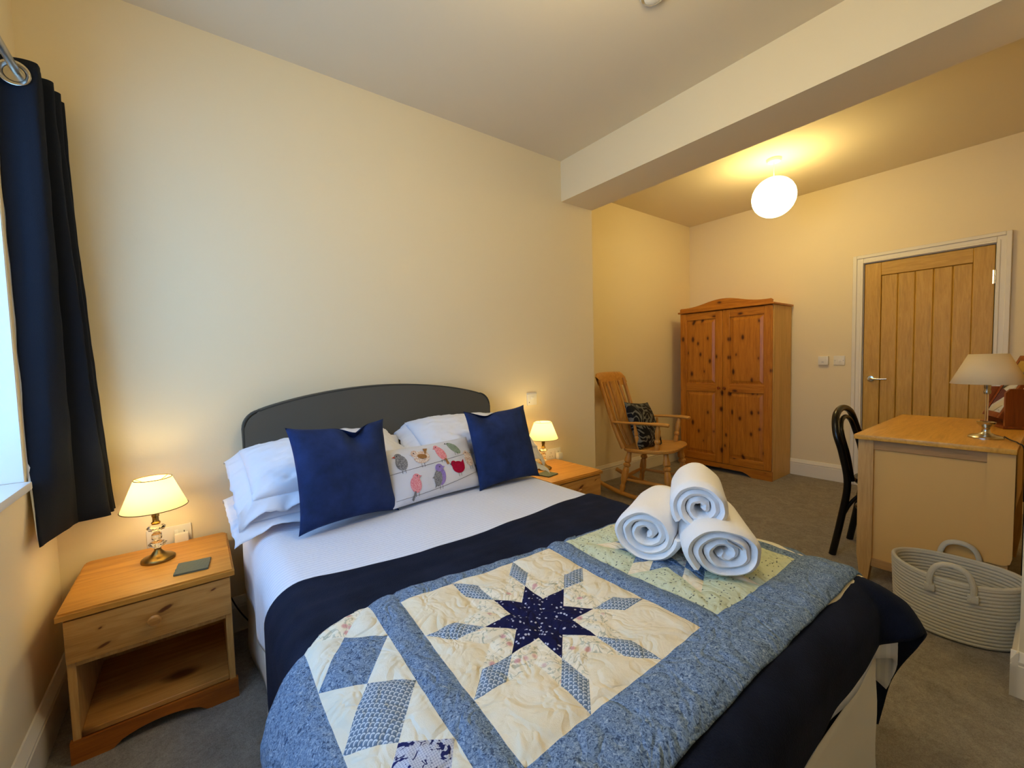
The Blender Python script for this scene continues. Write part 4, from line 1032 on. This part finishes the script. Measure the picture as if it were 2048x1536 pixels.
def wire(y0, y1, sag):
    m = MB(); pts = []
    for k in range(60):
        t_ = k/59; x = -.222+.444*t_; y = y0+(y1-y0)*t_-sag*4*t_*(1-t_); q = bf(x/.235, y/.1275, 1); q.x, q.y = x*.985, y*.98; pts.append(q+Vector((0, 0, .0008)))
    m.tube(pts, .0007, 6); return m.done('stitched_wire', BM['dark'], bc_)
wire(.010, .040, .006); wire(-.105, -.060, .012)

# towels ---------------------------------------------------------------
def towel(label, front, ax, R_, L_, turns, th, squ, seed, tag_=None, start=0.0):
    n = int(turns*44); P = []
    prof = [(.5, .14), (.5, .5), (.5, .86), (.42, .965), (.0, 1.0), (-.42, .965), (-.5, .86), (-.5, .5), (-.5, .14), (-.42, .035), (0, 0), (.42, .035)]
    m = MB(); rows = []
    for i in range(n+1):
        f = i/n; a = start+2*PI*turns*f; r = .012+(R_-.012-th/2)*f**.92
        wob = 1+.05*nz(math.cos(a)*1.2+seed, math.sin(a)*1.2, f*2)
        jog = .010*nz(a*.35, seed)+.006*nz(a*1.3, seed+2)
        row = []
        for o_, y in prof:
            rr = (r+o_*th*(.95))*wob
            yy = (y*(L_-2*abs(jog))+jog+.012*(1-f)*(1 if y < .5 else -1)*1.0)
            wv = .0022*nz(a*2.2, yy*22, seed)+(.003*math.sin(yy*40+a*3)*(.5 if f > .85 else 0))
            row.append(m.bm.verts.new(Vector(((rr+wv)*math.cos(a), yy, (rr+wv)*squ*math.sin(a)))))
        rows.append(row)
    k = len(prof)
    for A, B in zip(rows, rows[1:]):
        for j in range(k): m.bm.faces.new((A[j], A[(j+1) % k], B[(j+1) % k], B[j]))
    m.bm.faces.new(rows[0]); m.bm.faces.new(rows[-1][::-1])
    o = m.done('rolled_towel', MT['terry'], None, 80)
    y = Vector(ax).normalized(); z = Vector((0, 0, 1)); x = y.cross(z).normalized(); z = x.cross(y)
    mw = Matrix((x, y, z)).transposed().to_4x4(); mw.translation = Vector(front); o.matrix_world = mw
    tag(o, label, 'towel', None)
    if tag_:
        q = MB().box(-.020, .020, -.006, .02, -.0008, .0008).done('care_label', MT['label'], o); q.location = tag_; q.rotation_euler = (0, .5, 0)
    return o
ZQ = .600
towel('rolled white towel on the quilt, nearer the pillows', (1.030, .735, ZQ+.086), (.93, .37, -.01), .106, .30, 3.2, .0255, .83, 1, start=-1.3)
towel('rolled white towel on the quilt, nearer the bed foot', (1.085, .525, ZQ+.082), (.80, .60, -.01), .107, .33, 3.0, .0275, .77, 5, tag_=(.022, .004, .028), start=-2.4)
towel('rolled white towel resting on top of the two others', (1.102, .603, ZQ+.180), (.86, .51, -.02), .086, .28, 2.7, .0250, .95, 9, start=-.6)
